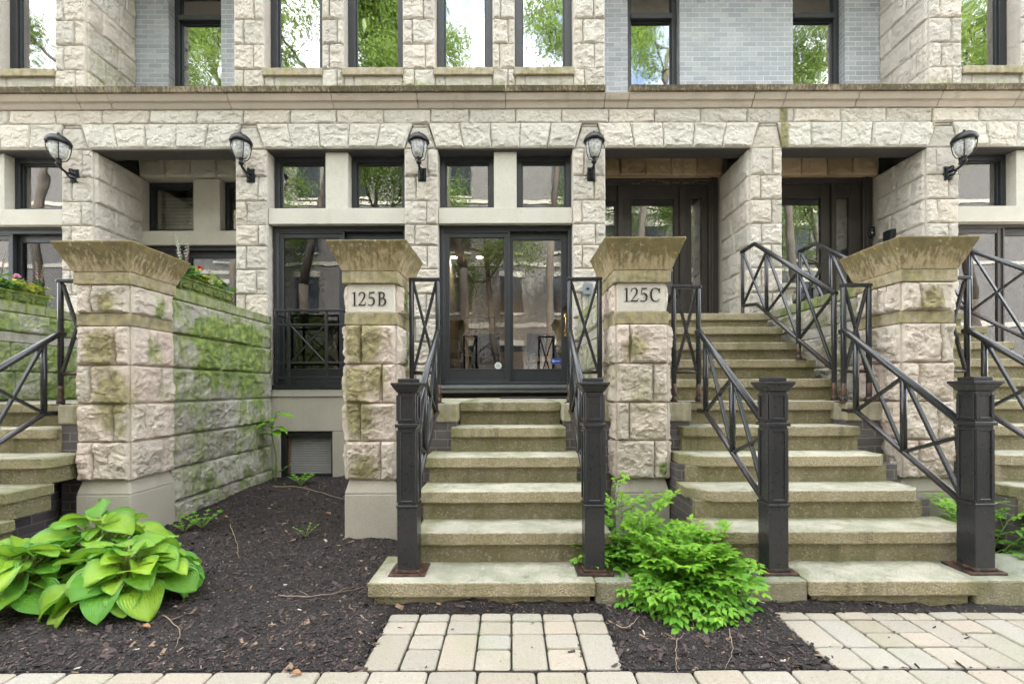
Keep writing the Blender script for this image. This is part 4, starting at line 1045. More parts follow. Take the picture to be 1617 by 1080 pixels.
# railing across the bay window
t = thing('window_railing', (fx(533), D - .06, fz(606)), 'low black railing with crossed bars across the bay window by gatepost 125B', 'railing')
x0, x1, y = fx(434.5, D - .07), fx(639, D - .07), D - .07
zz = [fz(q, y) for q in (491, 512, 572, 595)]
def rbar(nm, a, b, w=.034, tk=.026):
    mb = MB(); mb.bar(a, b, w, tk); place(mb, nm, M['iron'], t, bevel=.003, seg=1)
mb = MB(); mb.box(x0, x1, y - .02, y + .02, zz[0], zz[0] + .028); place(mb, 'top_bar', M['iron'], t, bevel=.004)
for q in zz[1:]:
    mb = MB(); mb.box(x0 + .01, x1 - .01, y - .0105, y + .0105, q - .012, q + .012); place(mb, 'bar', M['iron'], t, bevel=.003)
for q in (437, 456.5, 516, 557, 617, 636):
    X = fx(q, y); mb = MB(); mb.box(X - .0165, X + .0165, y - .0125, y + .0125, zz[3] - .07, zz[0] - .0005); place(mb, 'upright', M['iron'], t, bevel=.003)
for a, b in ((456.5, 516), (557, 617)):
    A, B = fx(a + 3, y), fx(b - 3, y)
    rbar('cross_brace', (A, y, zz[1] - .01), (B, y, zz[2] + .01), .02, .016); rbar('cross_brace', (A, y + .003, zz[2] + .01), (B, y + .003, zz[1] - .01), .02, .016)
for X in (x0 + .01, x1 - .01):
    for q in (zz[0] - .04, zz[3] - .02):
        mb = MB(); mb.tube([(X, y, q), (X, D + .12, q)], .011, 8); place(mb, 'fixing', M['iron'], t)

# ---------------------------------------------------------------- wall lanterns
def seeded():
    m = NT('seeded_glass'); p = m.pos()
    n = m.noise(38, p, 4, .7)
    col = m.mix(m.ramp(n, .38, .62), (.80, .80, .78), (.42, .43, .43))
    m.fin(col, .18, m.bump(n, .4, .004), Transmission_Weight=.35, IOR=1.25)
    return m.mat
M['seeded'] = seeded()
def lantern(xp, label, first=None):
    Yb = D - .036; X = xp; yl = D - .235
    t = thing('wall_lantern', (X, D, fz(278)), label, 'wall lantern', 'black wall lanterns on the piers')
    zc = fz(278)
    mb = MB(); mb.box(X - .052, X + .052, Yb - .004, D - .0, zc - .088, zc + .088); mb.box(X - .038, X + .038, Yb - .018, Yb - .004, zc - .07, zc + .07); place(mb, 'back_plate', M['lampiron'], t, bevel=.008)
    zb = 3.978 + .02
    mb = MB()
    mb.tube([(X, Yb, zc + .02), (X, Yb - .05, zc + .005), (X, Yb - .1, zc - .005), (X, yl + .02, zc + .02), (X, yl, zc + .075)], .015, 10)
    mb.tube([(X, Yb, zc + .04), (X, Yb - .03, zc + .07), (X, Yb - .06, zc + .06), (X, Yb - .065, zc + .03), (X, Yb - .045, zc + .025)], .009, 8)
    mb.tube([(X, Yb, zc - .03), (X, Yb - .05, zc - .05), (X, Yb - .1, zc - .02)], .011, 8)
    mb.lathe([(.012, .0), (.03, .02), (.034, .035), (.018, .05), (.026, .07), (.03, .085)], (X, yl, zc + .03), 14)
    place(mb, 'arm', M['lampiron'], t)
    z0 = zc + .115
    mb = MB(); mb.lathe([(.02, 0), (.055, .012), (.078, .05), (.092, .11), (.099, .185)], (X, yl, z0), 24); place(mb, 'shade', M['seeded'], t)
    mb = MB()
    for k in range(4):
        a = R(45 + 90 * k); pr = [(.03, -.025), (.075, .0), (.098, .05), (.112, .12), (.117, .19)]
        mb.tube([(X + r * math.cos(a), yl + r * math.sin(a), z0 + z) for r, z in pr], .0055, 7)
    ring = [(X + .108 * math.cos(R(15 * k)), yl + .108 * math.sin(R(15 * k)), z0 + .095) for k in range(25)]
    place(mb, 'cage', M['lampiron'], t)
    mb = MB(); mb.lathe([(.100, .18), (.122, .183), (.130, .195), (.127, .212), (.112, .243), (.082, .272), (.045, .288), (.014, .292), (.009, .298), (.015, .308), (.013, .32), (.004, .326)], (X, yl, z0), 28); place(mb, 'roof', M['lampiron'], t)
    return t
for px, lb in ((122.5, 'black wall lantern with domed top between the end bay and the recess with the blind'),
               (399, 'black wall lantern on the pier between the blind window and the railed bay'),
               (668.5, 'black wall lantern on the pier above gatepost 125B'),
               (934, 'black wall lantern on the pier above gatepost 125C'),
               (1495, 'black wall lantern above the brown-capped gatepost, drips of moss on the stone beside it')):
    lantern(fx(px, D), lb)

# ---------------------------------------------------------------- small fittings
Yd = YB + .06
mb = MB(); x = fx(1375.5, Yd); mb.box(x - .045, x + .045, Yd - .03, Yd + .08, fz(376, Yd), fz(361, Yd)); o = mb.build('doorbell', M['dark'], None, bevel=.006)
tag(o, 'small black video doorbell on the casing of the second brown door', 'doorbell')
mb = MB(); mb.box(x - .012, x + .012, Yd - .035, Yd - .029, fz(372, Yd), fz(369, Yd)); mb.lathe([(.012, 0), (.014, .004), (.008, .008)], (x, Yd - .03, fz(366, Yd)), 12); b = mb.build('button', plain('bell_button', (.45, .46, .48), .3), o)
mb = MB(); X = fx(1463) + .004 - .0; yy = 6.32; mb.box(X - .10, X - .03, yy - .075, yy + .075, fz(385, yy), fz(366, yy)); o = mb.build('wall_speaker', M['dark'], None, bevel=.01)
tag(o, 'small dark box on the recess wall beside the doorbell', 'wall box')
mb = MB()
for k in range(6): mb.box(X - .1035, X - .099, yy - .06, yy + .06, fz(383, yy) + k * .022, fz(383, yy) + k * .022 + .008)
mb.build('grille', M['frame'], o)
mb = MB(); x = fx(926.5, D); mb.box(x - .055, x + .055, D - .10, D - .02, fz(467), fz(452), 0); mb.box(x - .062, x + .062, D - .112, D - .10, fz(468), fz(451), 0); mb.tube([(x + .02, D - .05, fz(467)), (x + .02, D - .05, fz(520))], .011, 8)
o = mb.build('meter_box', plain('grey_conduit_box', (.20, .23, .25), .5), None, bevel=.005); tag(o, 'small grey electrical box on the pier behind the railing at 125C', 'meter box')
mb = MB(); mb.lathe([(.001, 0), (.012, .003), (.02, .009)], (0, 0, 0), 12); mb.v = [np.stack([v[:, 0] + x, D - .112 - v[:, 2], v[:, 1] + fz(459)], -1) for v in mb.v]; mb.build('dial', M['frame'], o)
# door mat
def mat_fibre():
    m = NT('mat_fibre'); n = m.noise(220, None, 3, .7)
    return m.fin(m.gain(m.mix(n, (.01, .01, .012), (.03, .03, .033)), 1.), .95, m.bump(n, .8, .006))
mb = MB(); x0, x1 = fx(790, 5.45), fx(902, 5.45); mb.box(x0, x1, 5.28, 5.74, Z6, Z6 + .014, 0, cell=.06); o = mb.build('door_mat', mat_fibre(), None, bevel=.004); roughen(o, .008, .08); tag(o, 'thin dark door mat lying before the glazed sliding door', 'door mat')
# stone pedestal on the wall top
t = thing('stone_pedestal', (3.33, 5.5, 2.2), 'squat grey stone pedestal standing on the wall top by the long railing', 'pedestal')
c = (3.33, 5.5, 2.2)
mb = MB(); mb.box(c[0] - .085, c[0] + .085, c[1] - .085, c[1] + .085, 2.2, 2.25, 0, olive=.4); place(mb, 'foot', M['garden'], t, bevel=.008)
mb = MB(); mb.lathe([(.075, .05), (.06, .075), (.052, .12), (.056, .18), (.075, .22), (.10, .25)], c, 20, olive=.4); place(mb, 'stem', M['garden'], t)
mb = MB(); mb.box(c[0] - .118, c[0] + .118, c[1] - .118, c[1] + .118, 2.45, 2.505, 0, olive=.5); place(mb, 'top_slab', M['garden'], t, bevel=.01)
# ---------------------------------------------------------------- ground
random.seed(101); np.random.seed(101)
def paver_mat():
    m = NT('tumbled_paver'); p = m.pos(); rnd = m.attr('rnd')
    h2 = m.math('FRACT', m.math('MULTIPLY', rnd, 9.7))
    col = m.mix(h2, (.335, .285, .225), (.305, .28, .235)); col = m.mix(m.math('MULTIPLY', m.ramp(rnd, .75, 1.), .7), col, (.265, .26, .235))
    col = m.gain(col, m.math('ADD', m.math('MULTIPLY', rnd, .22), .84))
    col = m.mix(m.math('MULTIPLY', m.ramp(m.noise(3, p, 4), .45, .7), .35), col, (.23, .235, .14))
    col = m.gain(col, m.math('ADD', m.math('MULTIPLY', m.noise(110, p, 4, .75), .9), .55))
    col = m.mix(m.math('MULTIPLY', m.ramp(m.noise(60, p, 3, .7), .62, .70), .7), col, (.1, .085, .06))
    h = m.math('ADD', m.noise(60, p, 5, .7), m.math('MULTIPLY', m.noise(12, p, 3), .8))
    return m.fin(col, .9, m.bump(h, .45, .008))
M['paver'] = paver_mat()
def joint_mat():
    m = NT('mossy_joint_sand'); n = m.noise(9, None, 5, .7)
    return m.fin(m.mix(m.ramp(n, .45, .62), (.020, .017, .013), (.04, .055, .014)), .95, m.bump(m.noise(120, None, 3), .5, .006))
def soil_mat():
    m = NT('mulch'); p = m.pos()
    n = m.noise(55, p, 6, .7); v = m.n('ShaderNodeTexVoronoi'); v.inputs['Scale'].default_value = 110; m.l(p, v.inputs['Vector'])
    sc = m.n('ShaderNodeSeparateColor'); m.l(v.outputs['Color'], sc.inputs[0])
    col = m.mix(m.ramp(n, .3, .7), (.009, .0068, .0062), (.034, .0245, .0225))
    col = m.mix(m.math('MULTIPLY', m.ramp(sc.outputs[1], .93, .97), .7), col, (.16, .12, .09))
    h = m.math('ADD', m.math('MULTIPLY', n, 1.), m.math('MULTIPLY', v.outputs['Distance'], -.8))
    return m.fin(col, .92, m.bump(h, 1., .015))
M['mulch'] = soil_mat()
def chip_mat():
    m = NT('bark_chip'); p = m.pos(); rnd = m.attr('rnd')
    col = m.mix(m.ramp(rnd, .0, .8), (.009, .0068, .0066), (.064, .044, .041))
    col = m.mix(m.ramp(rnd, .93, .96), col, (.21, .14, .09)); col = m.mix(m.ramp(rnd, .993, .996), col, (.45, .40, .33))
    col = m.gain(col, m.math('ADD', m.math('MULTIPLY', m.noise(160, p, 3), .8), .6))
    return m.fin(col, .85, m.bump(m.noise(200, p, 3), .5, .004))
PATHS = [(-.70, .515), (1.455, 9.2)]
def mulch_z(x, y):
    z = .012 + np.clip((y - 2.3) / 3.4, 0, 1) * .135
    z = z + (fbm(x * 1.6, y * 1.6, 40, 3) - .5) * .06 + (fbm(x * 9, y * 9, 41, 4) - .5) * .036 + (fbm(x * 28, y * 28, 47, 2) - .5) * .012
    # a raked-up lip along the path and under the plants
    for a, b in PATHS:
        inside = sstep(a - .03, a + .02, x) * (1 - sstep(b - .02, b + .03, x)) * (1 - sstep(2.55, 2.60, y))
        z = z * (1 - inside) - .035 * inside
    z = z * sstep(2.03, 2.2, y) + (-.004) * (1 - sstep(2.03, 2.2, y))
    return z
xs = np.arange(-5.2, 5.21, .022); ys = np.arange(2.035, 6.0, .022)
X, Y = np.meshgrid(xs, ys); Z = mulch_z(X, Y)
mb = MB(); w = len(xs)
mb.add(np.stack([X, Y, Z], -1).reshape(-1, 3), [(j * w + i, j * w + i + 1, (j + 1) * w + i + 1, (j + 1) * w + i) for j in range(len(ys) - 1) for i in range(w - 1)], 0, rnd=.5, smooth=True)
tag(mb.build('mulch_bed', M['mulch']), kind='structure')
mb = MB(); nC = 26000; cx = np.random.uniform(-4.2, 2.4, nC * 2); cy = 2.05 + np.random.uniform(0, 1, nC * 2) ** 1.35 * 3.7
keep = np.ones(len(cx), bool)
for a, b in PATHS: keep &= ~((cx > a + .02) & (cx < b - .02) & (cy < 2.56) & (np.random.uniform(0, 1, len(cx)) > .012))
keep &= ~((cx > -.8) & (cx < .7) & (cy > 2.62)) & ~((cx > 1.25) & (cy > 2.62))
cx, cy = cx[keep][:nC], cy[keep][:nC]; cz = np.where(((cx > PATHS[0][0]) & (cx < PATHS[0][1]) | (cx > PATHS[1][0])) & (cy < 2.575), .001, mulch_z(cx, cy)); nC = len(cx)
L = np.random.lognormal(-4.2, .55, nC).clip(.004, .055); Wd = L * np.random.uniform(.25, .6, nC); th = np.random.uniform(.001, .004, nC)
yaw = np.random.uniform(0, 6.28, nC); pit = np.random.normal(0, .35, nC); rl = np.random.normal(0, .45, nC)
cr = np.array([(-1, -1, 0), (1, -.7, 0), (1, .8, 0), (-1, 1, 0), (-.9, -.8, 1), (.85, -.6, 1), (.9, .7, 1), (-.8, .8, 1)], float)
Pc = cr[None] * np.stack([L / 2, Wd / 2, th], -1)[:, None]
def rot(P, a, i, j):
    c, s = np.cos(a)[:, None], np.sin(a)[:, None]; q = P.copy(); q[..., i] = c * P[..., i] - s * P[..., j]; q[..., j] = s * P[..., i] + c * P[..., j]; return q
Pc = rot(rot(rot(Pc, rl, 1, 2), pit, 0, 2), yaw, 0, 1) + np.stack([cx, cy, cz + .002], -1)[:, None]
fb = [(0, 3, 2, 1), (4, 5, 6, 7), (0, 1, 5, 4), (1, 2, 6, 5), (2, 3, 7, 6), (3, 0, 4, 7)]
mb.add(Pc.reshape(-1, 3), [tuple(8 * i + k for k in q) for i in range(nC) for q in fb], 0, rnd=np.repeat(np.random.uniform(0, 1, nC), 8))
tag(mb.build('bark_mulch', chip_mat()), kind='stuff')
# base sheet to the horizon, road beyond the pavement
mb = MB(); mb.box(-300, 300, -300, 300, -.6, -.06, 0); tag(mb.build('ground', M['panel']), kind='structure')
asph = plain('asphalt', (.05, .05, .052), .85, .3, .3, 40)
mb = MB(); mb.box(-60, 60, -9.5, -2.6, -.059, -.04, 0); tag(mb.build('road', asph), kind='structure')
mb = MB(); mb.box(-60, 60, -2.6, -2.45, -.059, .0, 0); mb.box(-60, 60, -9.65, -9.5, -.059, .0, 0); tag(mb.build('kerb', M['footing']), kind='structure')
mb = MB(); mb.box(-60, 60, -2.45, 2.03, -.059, -.018, 0); mb.box(-.70, .515, 2.03, 2.60, -.059, -.018, 0); mb.box(1.455, 9, 2.03, 2.60, -.059, -.018, 0); mb.box(-60, 60, -14, -9.65, -.059, -.01, 0); tag(mb.build('pavement', joint_mat()), kind='structure')
def paver(mb, x0, x1, y0, y1, rx=None):
    g = .0045; x0 += g; x1 -= g; y0 += g; y1 -= g; r = .017; dz = random.uniform(-.003, .003); tl = random.uniform(-.003, .003)
    def loop(ins, z):
        o = []
        for (ccx, ccy, a0) in ((x1 - r, y1 - r, 0), (x0 + r, y1 - r, 90), (x0 + r, y0 + r, 180), (x1 - r, y0 + r, 270)):
            for k in range(4):
                a = R(a0 + 30 * k); rr = max(r - ins, .001)
                o.append((ccx + rr * math.cos(a), ccy + rr * math.sin(a), z))
        return o
    lo = [loop(0, -.03), loop(0, -.008), loop(.0025, -.0025), loop(.007, 0.)]
    V = [(a + random.uniform(-.0012, .0012), b + random.uniform(-.0012, .0012), c + dz + tl * (a - x0) / .2) for q in lo for (a, b, c) in q]; K = 16
    Fc = [(h * K + k, h * K + (k + 1) % K, (h + 1) * K + (k + 1) % K, (h + 1) * K + k) for h in range(3) for k in range(K)] + [tuple(3 * K + k for k in range(K))]
    mb.add(V, Fc, 0, smooth=False)
mb = MB()
def columns(x0, x1, y0, y1, w):
    n = int(round((x1 - x0) / w)); w = (x1 - x0) / n
    for i in range(n):
        a = x0 + i * w; y = y1
        seq = [.075] if i >= 0 else []
        first = True
        while y > y0 + .02:
            L_ = .085 if first else (random.choice((.132, .262)) if not (i % 2) else random.choice((.262, .132)))
            first = False; b = y - L_
            if b - y0 < .07: b = y0
            paver(mb, a, a + w, b, y); y = b
columns(-.692, .507, 2.055, 2.575, .172); columns(1.463, 5.3, 2.055, 2.575, .172)
yr = [2.05, 1.875, 1.70, 1.525, 1.35, 1.175, 1.0, .825, .65, .475, .3]
for r_, (b, a) in enumerate(zip(yr[:-1], yr[1:])):
    x = -5.2 + random.uniform(0, .2)
    while x < 5.2:
        wv = random.choice((.132, .175, .219, .219, .262)); paver(mb, x, x + wv, a, b); x += wv
tag(mb.build('paving_stones', M['paver']), kind='structure')
# thin black edging strip between mulch and paving
mb = MB()
mb.box(-5.2, -.706, 2.052, 2.058, -.05, .004); mb.box(-.707, -.70, 2.052, 2.5, -.05, .004); mb.box(.516, .522, 2.052, 2.58, -.05, .004); mb.box(.522, 1.447, 2.052, 2.058, -.05, .002); mb.box(1.447, 1.453, 2.052, 2.58, -.05, .004)
o = mb.build('edging_strip', M['dark']); tag(o, 'thin black plastic edging between the mulch and the paving stones', 'edging')

# ---------------------------------------------------------------- twigs and litter
twigm = plain('dry_twig', (.22, .165, .12), .8, .25, .2)
def twig(pts, r, label, side=()):
    P = [(x, y, float(mulch_z(np.array(x), np.array(y))) + .008 + dz) for x, y, dz in pts]
    mb = MB(); q = catmull(P, 5); q = q + np.random.normal(0, .0025, q.shape)
    mb.tube([tuple(v) for v in q], r, 6, radii=list(np.linspace(r, r * .4, len(q))))
    for i0, dx, dy in side:
        b = q[int(i0 * (len(q) - 1))]; e = b + np.array([dx, dy, .012]); m_ = (b + e) / 2 + np.random.normal(0, .006, 3)
        mb.tube([tuple(b), tuple(m_), tuple(e)], r * .6, 5, radii=[r * .6, r * .5, r * .25])
    o = mb.build('twig', twigm); tag(o, label, 'twig', 'dry twigs lying on the mulch')
def gp(px, py, z=.03): Yq = F * (EYE - z) / (py - CY); return fx(px, Yq), Yq
def gt(*pp): return [(*gp(a, b, .05), .004) for a, b in pp]
twig(gt((430, 778), (470, 780), (505, 790), (543, 799)), .009, 'longest pale twig on the mulch, pointing at the base of gatepost 125B', ((.5, .05, -.12),))
twig(gt((440, 937), (480, 941), (530, 936), (575, 926)), .004, 'thin bent twig on the mulch just before the corner of the bottom step', ((.4, -.1, .06), (.7, .1, .05)))
twig(gt((567, 968), (610, 975), (650, 970)), .0045, 'forked twig at the corner where the path meets the bottom step', ((.4, -.1, .08), (.55, .0, .13)))
twig(gt((958, 965), (985, 984), (1010, 972)), .0045, 'V-shaped twig on the mulch at the foot of the leafy shrub', ((.5, .04, .02),))
twig(gt((1068, 1000), (1066, 1030), (1070, 1052)), .0028, 'upright-lying dry stem on the mulch below the leafy shrub, towards the paving', ((.1, -.05, .05), (.15, .05, .04)))
twig(gt((255, 965), (282, 985), (276, 1012)), .0035, 'curved twig on the mulch in front of the yellow-green leaves', ((.2, .05, .03),))
twig(gt((362, 833), (372, 858), (376, 880)), .004, 'small branching twig on the mulch between the yellow-green leaves and gatepost 125B', ((.5, .04, -.02), (.7, -.03, -.03)))
twig(gt((1150, 990), (1155, 1020), (1144, 1040)), .0026, 'short twig on the mulch beside the paving edge, below the shrub', ((.3, -.03, .02),))
leafdry = plain('dry_leaf', (.30, .15, .07), .8, .3)
for px, py, lb in ((228, 983, 'curled brown dead leaf on the mulch before the yellow-green leaves'), (517, 820, 'reddish-brown dead leaf on the mulch near the base of gatepost 125B'), (355, 822, 'small reddish dead leaf on the mulch by the garden wall'), (465, 1048, 'rounded tan dead leaf on the mulch near the black edging')):
    x, y = gp(px, py, .05); z = float(mulch_z(np.array(x), np.array(y))); n = 6; V = []
    for i in range(n + 1):
        s = i / n
        for j in range(5): t_ = j / 2 - 1; V.append((x + (s - .5) * .05 + .004 * t_, y + t_ * .014 * math.sin(math.pi * min(1, s * .96 + .03)), z + .012 + .010 * t_ * t_ + .006 * math.sin(s * 4)))
    mb = MB(); mb.add(V, [(i * 5 + j, i * 5 + j + 1, i * 5 + j + 6, i * 5 + j + 5) for i in range(n) for j in range(4)], 0, smooth=True)
    o = mb.build('dead_leaf', leafdry); s = o.modifiers.new('s', 'SOLIDIFY'); s.thickness = .0012; tag(o, lb, 'leaf')
# ---------------------------------------------------------------- plants
random.seed(202); np.random.seed(202)
M['hosta'] = leafmat('hosta_leaf', (.10, .28, .025), (.31, .47, .04), (.09, .26, .045), .3, .36, rimr=(.6, 1.15), rib=.32)
M['petiole'] = leafmat('petiole', (.28, .36, .07), (.36, .42, .12), None, .15, .5)
M['shrub'] = leafmat('shrub_leaf', (.075, .25, .026), (.26, .48, .035), None, .35, .5)
M['shrubstem'] = leafmat('shrub_stem', (.12, .22, .04), (.2, .3, .06), None, .1, .6)
M['bark'] = plain('bark', (.11, .09, .07), .9, .3, .8, 14)
M['treeleaf'] = leafmat('tree_leaf', (.09, .17, .03), (.26, .35, .07), None, .5, .5)

def blade(mb, base, out, length, width, e0, e1, cup=.25, nl=9, nw=6, twist=0., wave=.05, rnd=.5, heart=True, ribs=58):
    """a broad leaf: base point, horizontal heading, start and end elevation of the midrib"""
    out = Vector((math.cos(out), math.sin(out), 0)); side = Vector((-out.y, out.x, 0)); P = Vector(base); V = []; mo = []; ol = []
    ph = random.uniform(0, 6.28)
    for i in range(nl + 1):
        s = i / nl; e = e0 + (e1 - e0) * s ** .9
        if i: P = P + (out * math.cos(e) + Vector((0, 0, 1)) * math.sin(e)) * (length / nl)
        up = (Vector((0, 0, 1)) * math.cos(e) - out * math.sin(e))
        sd = (side * math.cos(twist) + up * math.sin(twist)); u2 = (up * math.cos(twist) - side * math.sin(twist))
        w = width / 2 * (math.sin(math.pi * min(1, max(0, (s * .97 + .03)) ** .72)) ** .75) if heart else width / 2 * math.sin(math.pi * (s * .98 + .01)) ** .9
        if i == nl: w = width * .004
        for j in range(nw + 1):
            t = 2 * j / nw - 1
            h = cup * w * (abs(t) ** 1.4) + wave * width * math.sin(ph + s * 7 + t * 2.2) * abs(t)
            back = -.12 * length * (1 - s) ** 3 * abs(t) if heart else 0
            V.append(tuple(P + sd * (t * w) + u2 * h + out * back)); mo.append(abs(t) * ribs * (1 - .25 * s)); ol.append(max(abs(t), (s - .75) * 3.2 if s > .75 else 0))
    W = nw + 1
    mb.add(V, [(i * W + j, i * W + j + 1, (i + 1) * W + j + 1, (i + 1) * W + j) for i in range(nl) for j in range(nw)], 0, rnd=rnd, moss=np.array(mo), olive=np.array(ol), smooth=True)
def hosta(cx, cy, n, rad, h, label, seed, z0=.03):
    random.seed(seed); t = thing('hosta_plant', (cx, cy, z0), label, 'plant', 'broad-leaved plants in the mulch')
    mb = MB(); ms = MB()
    for k in range(n):
        a = k * 2.399 + random.uniform(-.3, .3); q = ((k + .5) / n) ** .55
        r = rad * q * random.uniform(.72, 1.); hh = h * (1 - .62 * q ** 2.2) * random.uniform(.85, 1.1)
        tip = Vector((cx + math.cos(a) * r * .62, cy + math.sin(a) * r * .62, z0 + hh))
        b0 = Vector((cx + math.cos(a) * .05, cy + math.sin(a) * .05, z0)); mid = (b0 + tip) / 2 + Vector((-math.cos(a) * .03, -math.sin(a) * .03, .05))
        c = catmull([tuple(b0), tuple(mid), tuple(tip)], 5)
        ms.tube([tuple(v) for v in c], .008, 7, radii=list(np.linspace(.0095, .005, len(c))), rnd=random.random())
        L = random.uniform(.13, .225) * (.8 + .3 * q)
        e0 = (.75 - .75 * q) + random.uniform(-.25, .2); e1 = e0 - random.uniform(.4, 1.25)
        blade(mb, tip, a + random.uniform(-.35, .35), L, L * random.uniform(.74, .92), e0, e1, random.uniform(.12, .5), 11, 8, random.uniform(-.6, .6), random.uniform(.04, .095), min(1, max(0, random.gauss(.5, .4))))
    place(mb, 'leaves', M['hosta'], t); place(ms, 'stalks', M['petiole'], t)
hosta(-2.29, 2.72, 64, .42, .28, 'yellow-green broad-leaved clump nearest the middle of the mulch bed', 1)
hosta(-2.88, 2.64, 64, .46, .31, 'yellow-green broad-leaved clump cut off by the picture edge', 2)
hosta(-2.74, 3.02, 50, .40, .38, 'yellow-green broad-leaved clump close to the plinth of the unnumbered mossy gatepost', 3)

def leaflet(mb, p, d, nrm, L, W, rnd):
    d = d.normalized(); s = d.cross(nrm).normalized(); n = s.cross(d).normalized()
    k = W / 2; f = L * .10
    V = [p, p + d * L * .22 + s * k * .75 + n * f * .6, p + d * L * .22 - s * k * .75 + n * f * .6, p + d * L * .5 + s * k + n * f * .7, p + d * L * .5 - s * k + n * f * .7, p + d * L * .8 + s * k * .5 + n * f * .1, p + d * L * .8 - s * k * .5 + n * f * .1, p + d * L - n * f * 1.0, p + d * L * .25, p + d * L * .5, p + d * L * .8 - n * f * .4]
    Fc = [(0, 8, 1), (0, 2, 8), (1, 8, 9, 3), (8, 2, 4, 9), (3, 9, 10, 5), (9, 4, 6, 10), (5, 10, 7), (10, 6, 7)]
    mb.add([tuple(v) for v in V], Fc, 0, rnd=rnd, moss=0., olive=0., smooth=False)
def pinnate(mb, ms, p, d, nrm, L, pairs, ll, rnd):
    d = d.normalized(); s = d.cross(nrm).normalized(); q = Vector(p); pts = [tuple(q)]
    for k in range(pairs):
        q = q + d * L / pairs; d = (d + Vector((0, 0, -.10))).normalized(); pts.append(tuple(q))
        for sg in (-1, 1):
            dd = (s * sg + d * .55 + Vector((0, 0, random.uniform(-.25, .05)))).normalized()
            leaflet(mb, q, dd, nrm, ll * random.uniform(.75, 1.1), ll * random.uniform(.5, .64), min(1, max(0, rnd + random.uniform(-.15, .15))))
    leaflet(mb, q, d, nrm, ll * 1.15, ll * .66, rnd)
    ms.tube(pts, .0016, 4, rnd=.5)
def shrub(cx, cy, z0, n, Ls, label, seed, lean=(0, 0), ll=(.042, .062), name='leafy_shrub', spread=1., young=.75, hi=1.45, zmax=2.):
    random.seed(seed); t = thing(name, (cx, cy, z0), label, 'shrub'); mb = MB(); ms = MB()
    for k in range(n):
        a = k * 2.399 + random.uniform(-.4, .4); el = random.uniform(.35, hi); L = random.uniform(*Ls) * (.75 + .25 * math.sin(el))
        d = Vector((math.cos(a) * math.cos(el) * spread + lean[0], math.sin(a) * math.cos(el) * spread + lean[1], math.sin(el))).normalized()
        p = Vector((cx + math.cos(a) * random.uniform(0, .10), cy + math.sin(a) * random.uniform(0, .08), z0)); pts = [tuple(p)]; N = 10
        for i in range(N):
            d = (d + Vector((random.uniform(-.08, .08), random.uniform(-.08, .08), -.085 - .05 * (i / N)))).normalized(); p = p + d * L / N
            if p.z < z0 + .03: p.z = z0 + .03
            pts.append(tuple(p))
            if i >= 2:
                f = i / N; tone = min(1, max(0, (p.z - z0) / .6 * young + random.uniform(-.12, .2) + .25 * f))
                for sg in ((-1, 1) if i % 2 else (1, -1))[:2 if i > 4 else 1]:
                    s = d.cross(Vector((0, 0, 1))).normalized() * sg
                    dd = (s * .9 + d * .7 + Vector((0, 0, random.uniform(-.05, .5)))).normalized()
                    nn = (Vector((0, 0, 1)) + dd * -.3 + Vector((random.uniform(-.3, .3), random.uniform(-.4, .1), 0))).normalized()
                    pinnate(mb, ms, p, dd, nn, random.uniform(.07, .12), random.choice((1, 2, 2, 3)), random.uniform(*ll) * (1.1 - .4 * tone), tone)
        pinnate(mb, ms, p, d, Vector((0, 0, 1)), .08, 2, ll[0], min(1, tone + .2))
        ms.tube(pts, .004, 5, radii=list(np.linspace(.0045, .0015, len(pts))), rnd=.4)
    place(mb, 'leaves', M['shrub'], t); place(ms, 'stems', M['shrubstem'], t)
    return t
shrub(1.02, 2.80, .02, 84, (.23, .43), 'bushy bright green shrub with feathery leaves between the two bottom steps', 11, lean=(.06, -.09), spread=.78)
shrub(.80, 3.12, .05, 26, (.34, .55), 'smaller feathery green shrub growing against the base of gatepost 125C', 12, lean=(0, -.05))
shrub(3.42, 3.25, .05, 26, (.36, .6), 'feathery green shrub at the foot of the far steps, past the last square newel', 13, lean=(0, -.1))
def weed(cx, cy, h, n, ll, label, seed):
    random.seed(seed); z0 = float(mulch_z(np.array(cx), np.array(cy))); t = thing('weed', (cx, cy, z0), label, 'weed'); mb = MB(); ms = MB()
    for k in range(n):
        a = k * 2.4 + random.random(); d = Vector((math.cos(a) * .6, math.sin(a) * .6, .8)).normalized(); p = Vector((cx, cy, z0)); pts = [tuple(p)]
        for i in range(4):
            d = (d + Vector((0, 0, -.12))).normalized(); p = p + d * h / 3; pts.append(tuple(p))
            if i > 0:
                for sg in (-1, 1): leaflet(mb, p, (d.cross(Vector((0, 0, 1))) * sg + d * .6), Vector((0, 0, 1)), ll, ll * .6, random.uniform(.2, .6))
        leaflet(mb, p, d, Vector((0, 0, 1)), ll, ll * .6, .5); ms.tube(pts, .002, 5, rnd=.5)
    place(mb, 'leaves', M['shrub'], t); place(ms, 'stems', M['shrubstem'], t)
for px, py, h, n, ll, lb in ((318, 828, .13, 10, .035, 'low ferny green weed on the mulch by the mossy garden wall'), (475, 768, .12, 9, .05, 'small green weed below the louvred basement vent'), (290, 832, .08, 6, .03, 'tiny green weed at the plinth corner of the unnumbered mossy gatepost'),
                             (482, 842, .09, 4, .018, 'tiny yellowish sprout alone on the mulch before gatepost 125B'), (428, 760, .22, 7, .06, 'leafy green weed in the corner of the garden wall and the bay')):
    weed(*gp(px, py, .1), h, n, ll, lb, int(px))
t = thing('sapling', (fx(434, 5.62), 5.62, .13), 'tall thin sapling with a few large leaves in front of the bay window panel', 'sapling')
mb = MB(); ms = MB(); x0 = fx(434, 5.62); st = catmull([(x0, 5.62, .12), (x0 + .02, 5.6, .45), (x0 - .02, 5.58, .75), (x0 + .06, 5.55, .98)], 6)
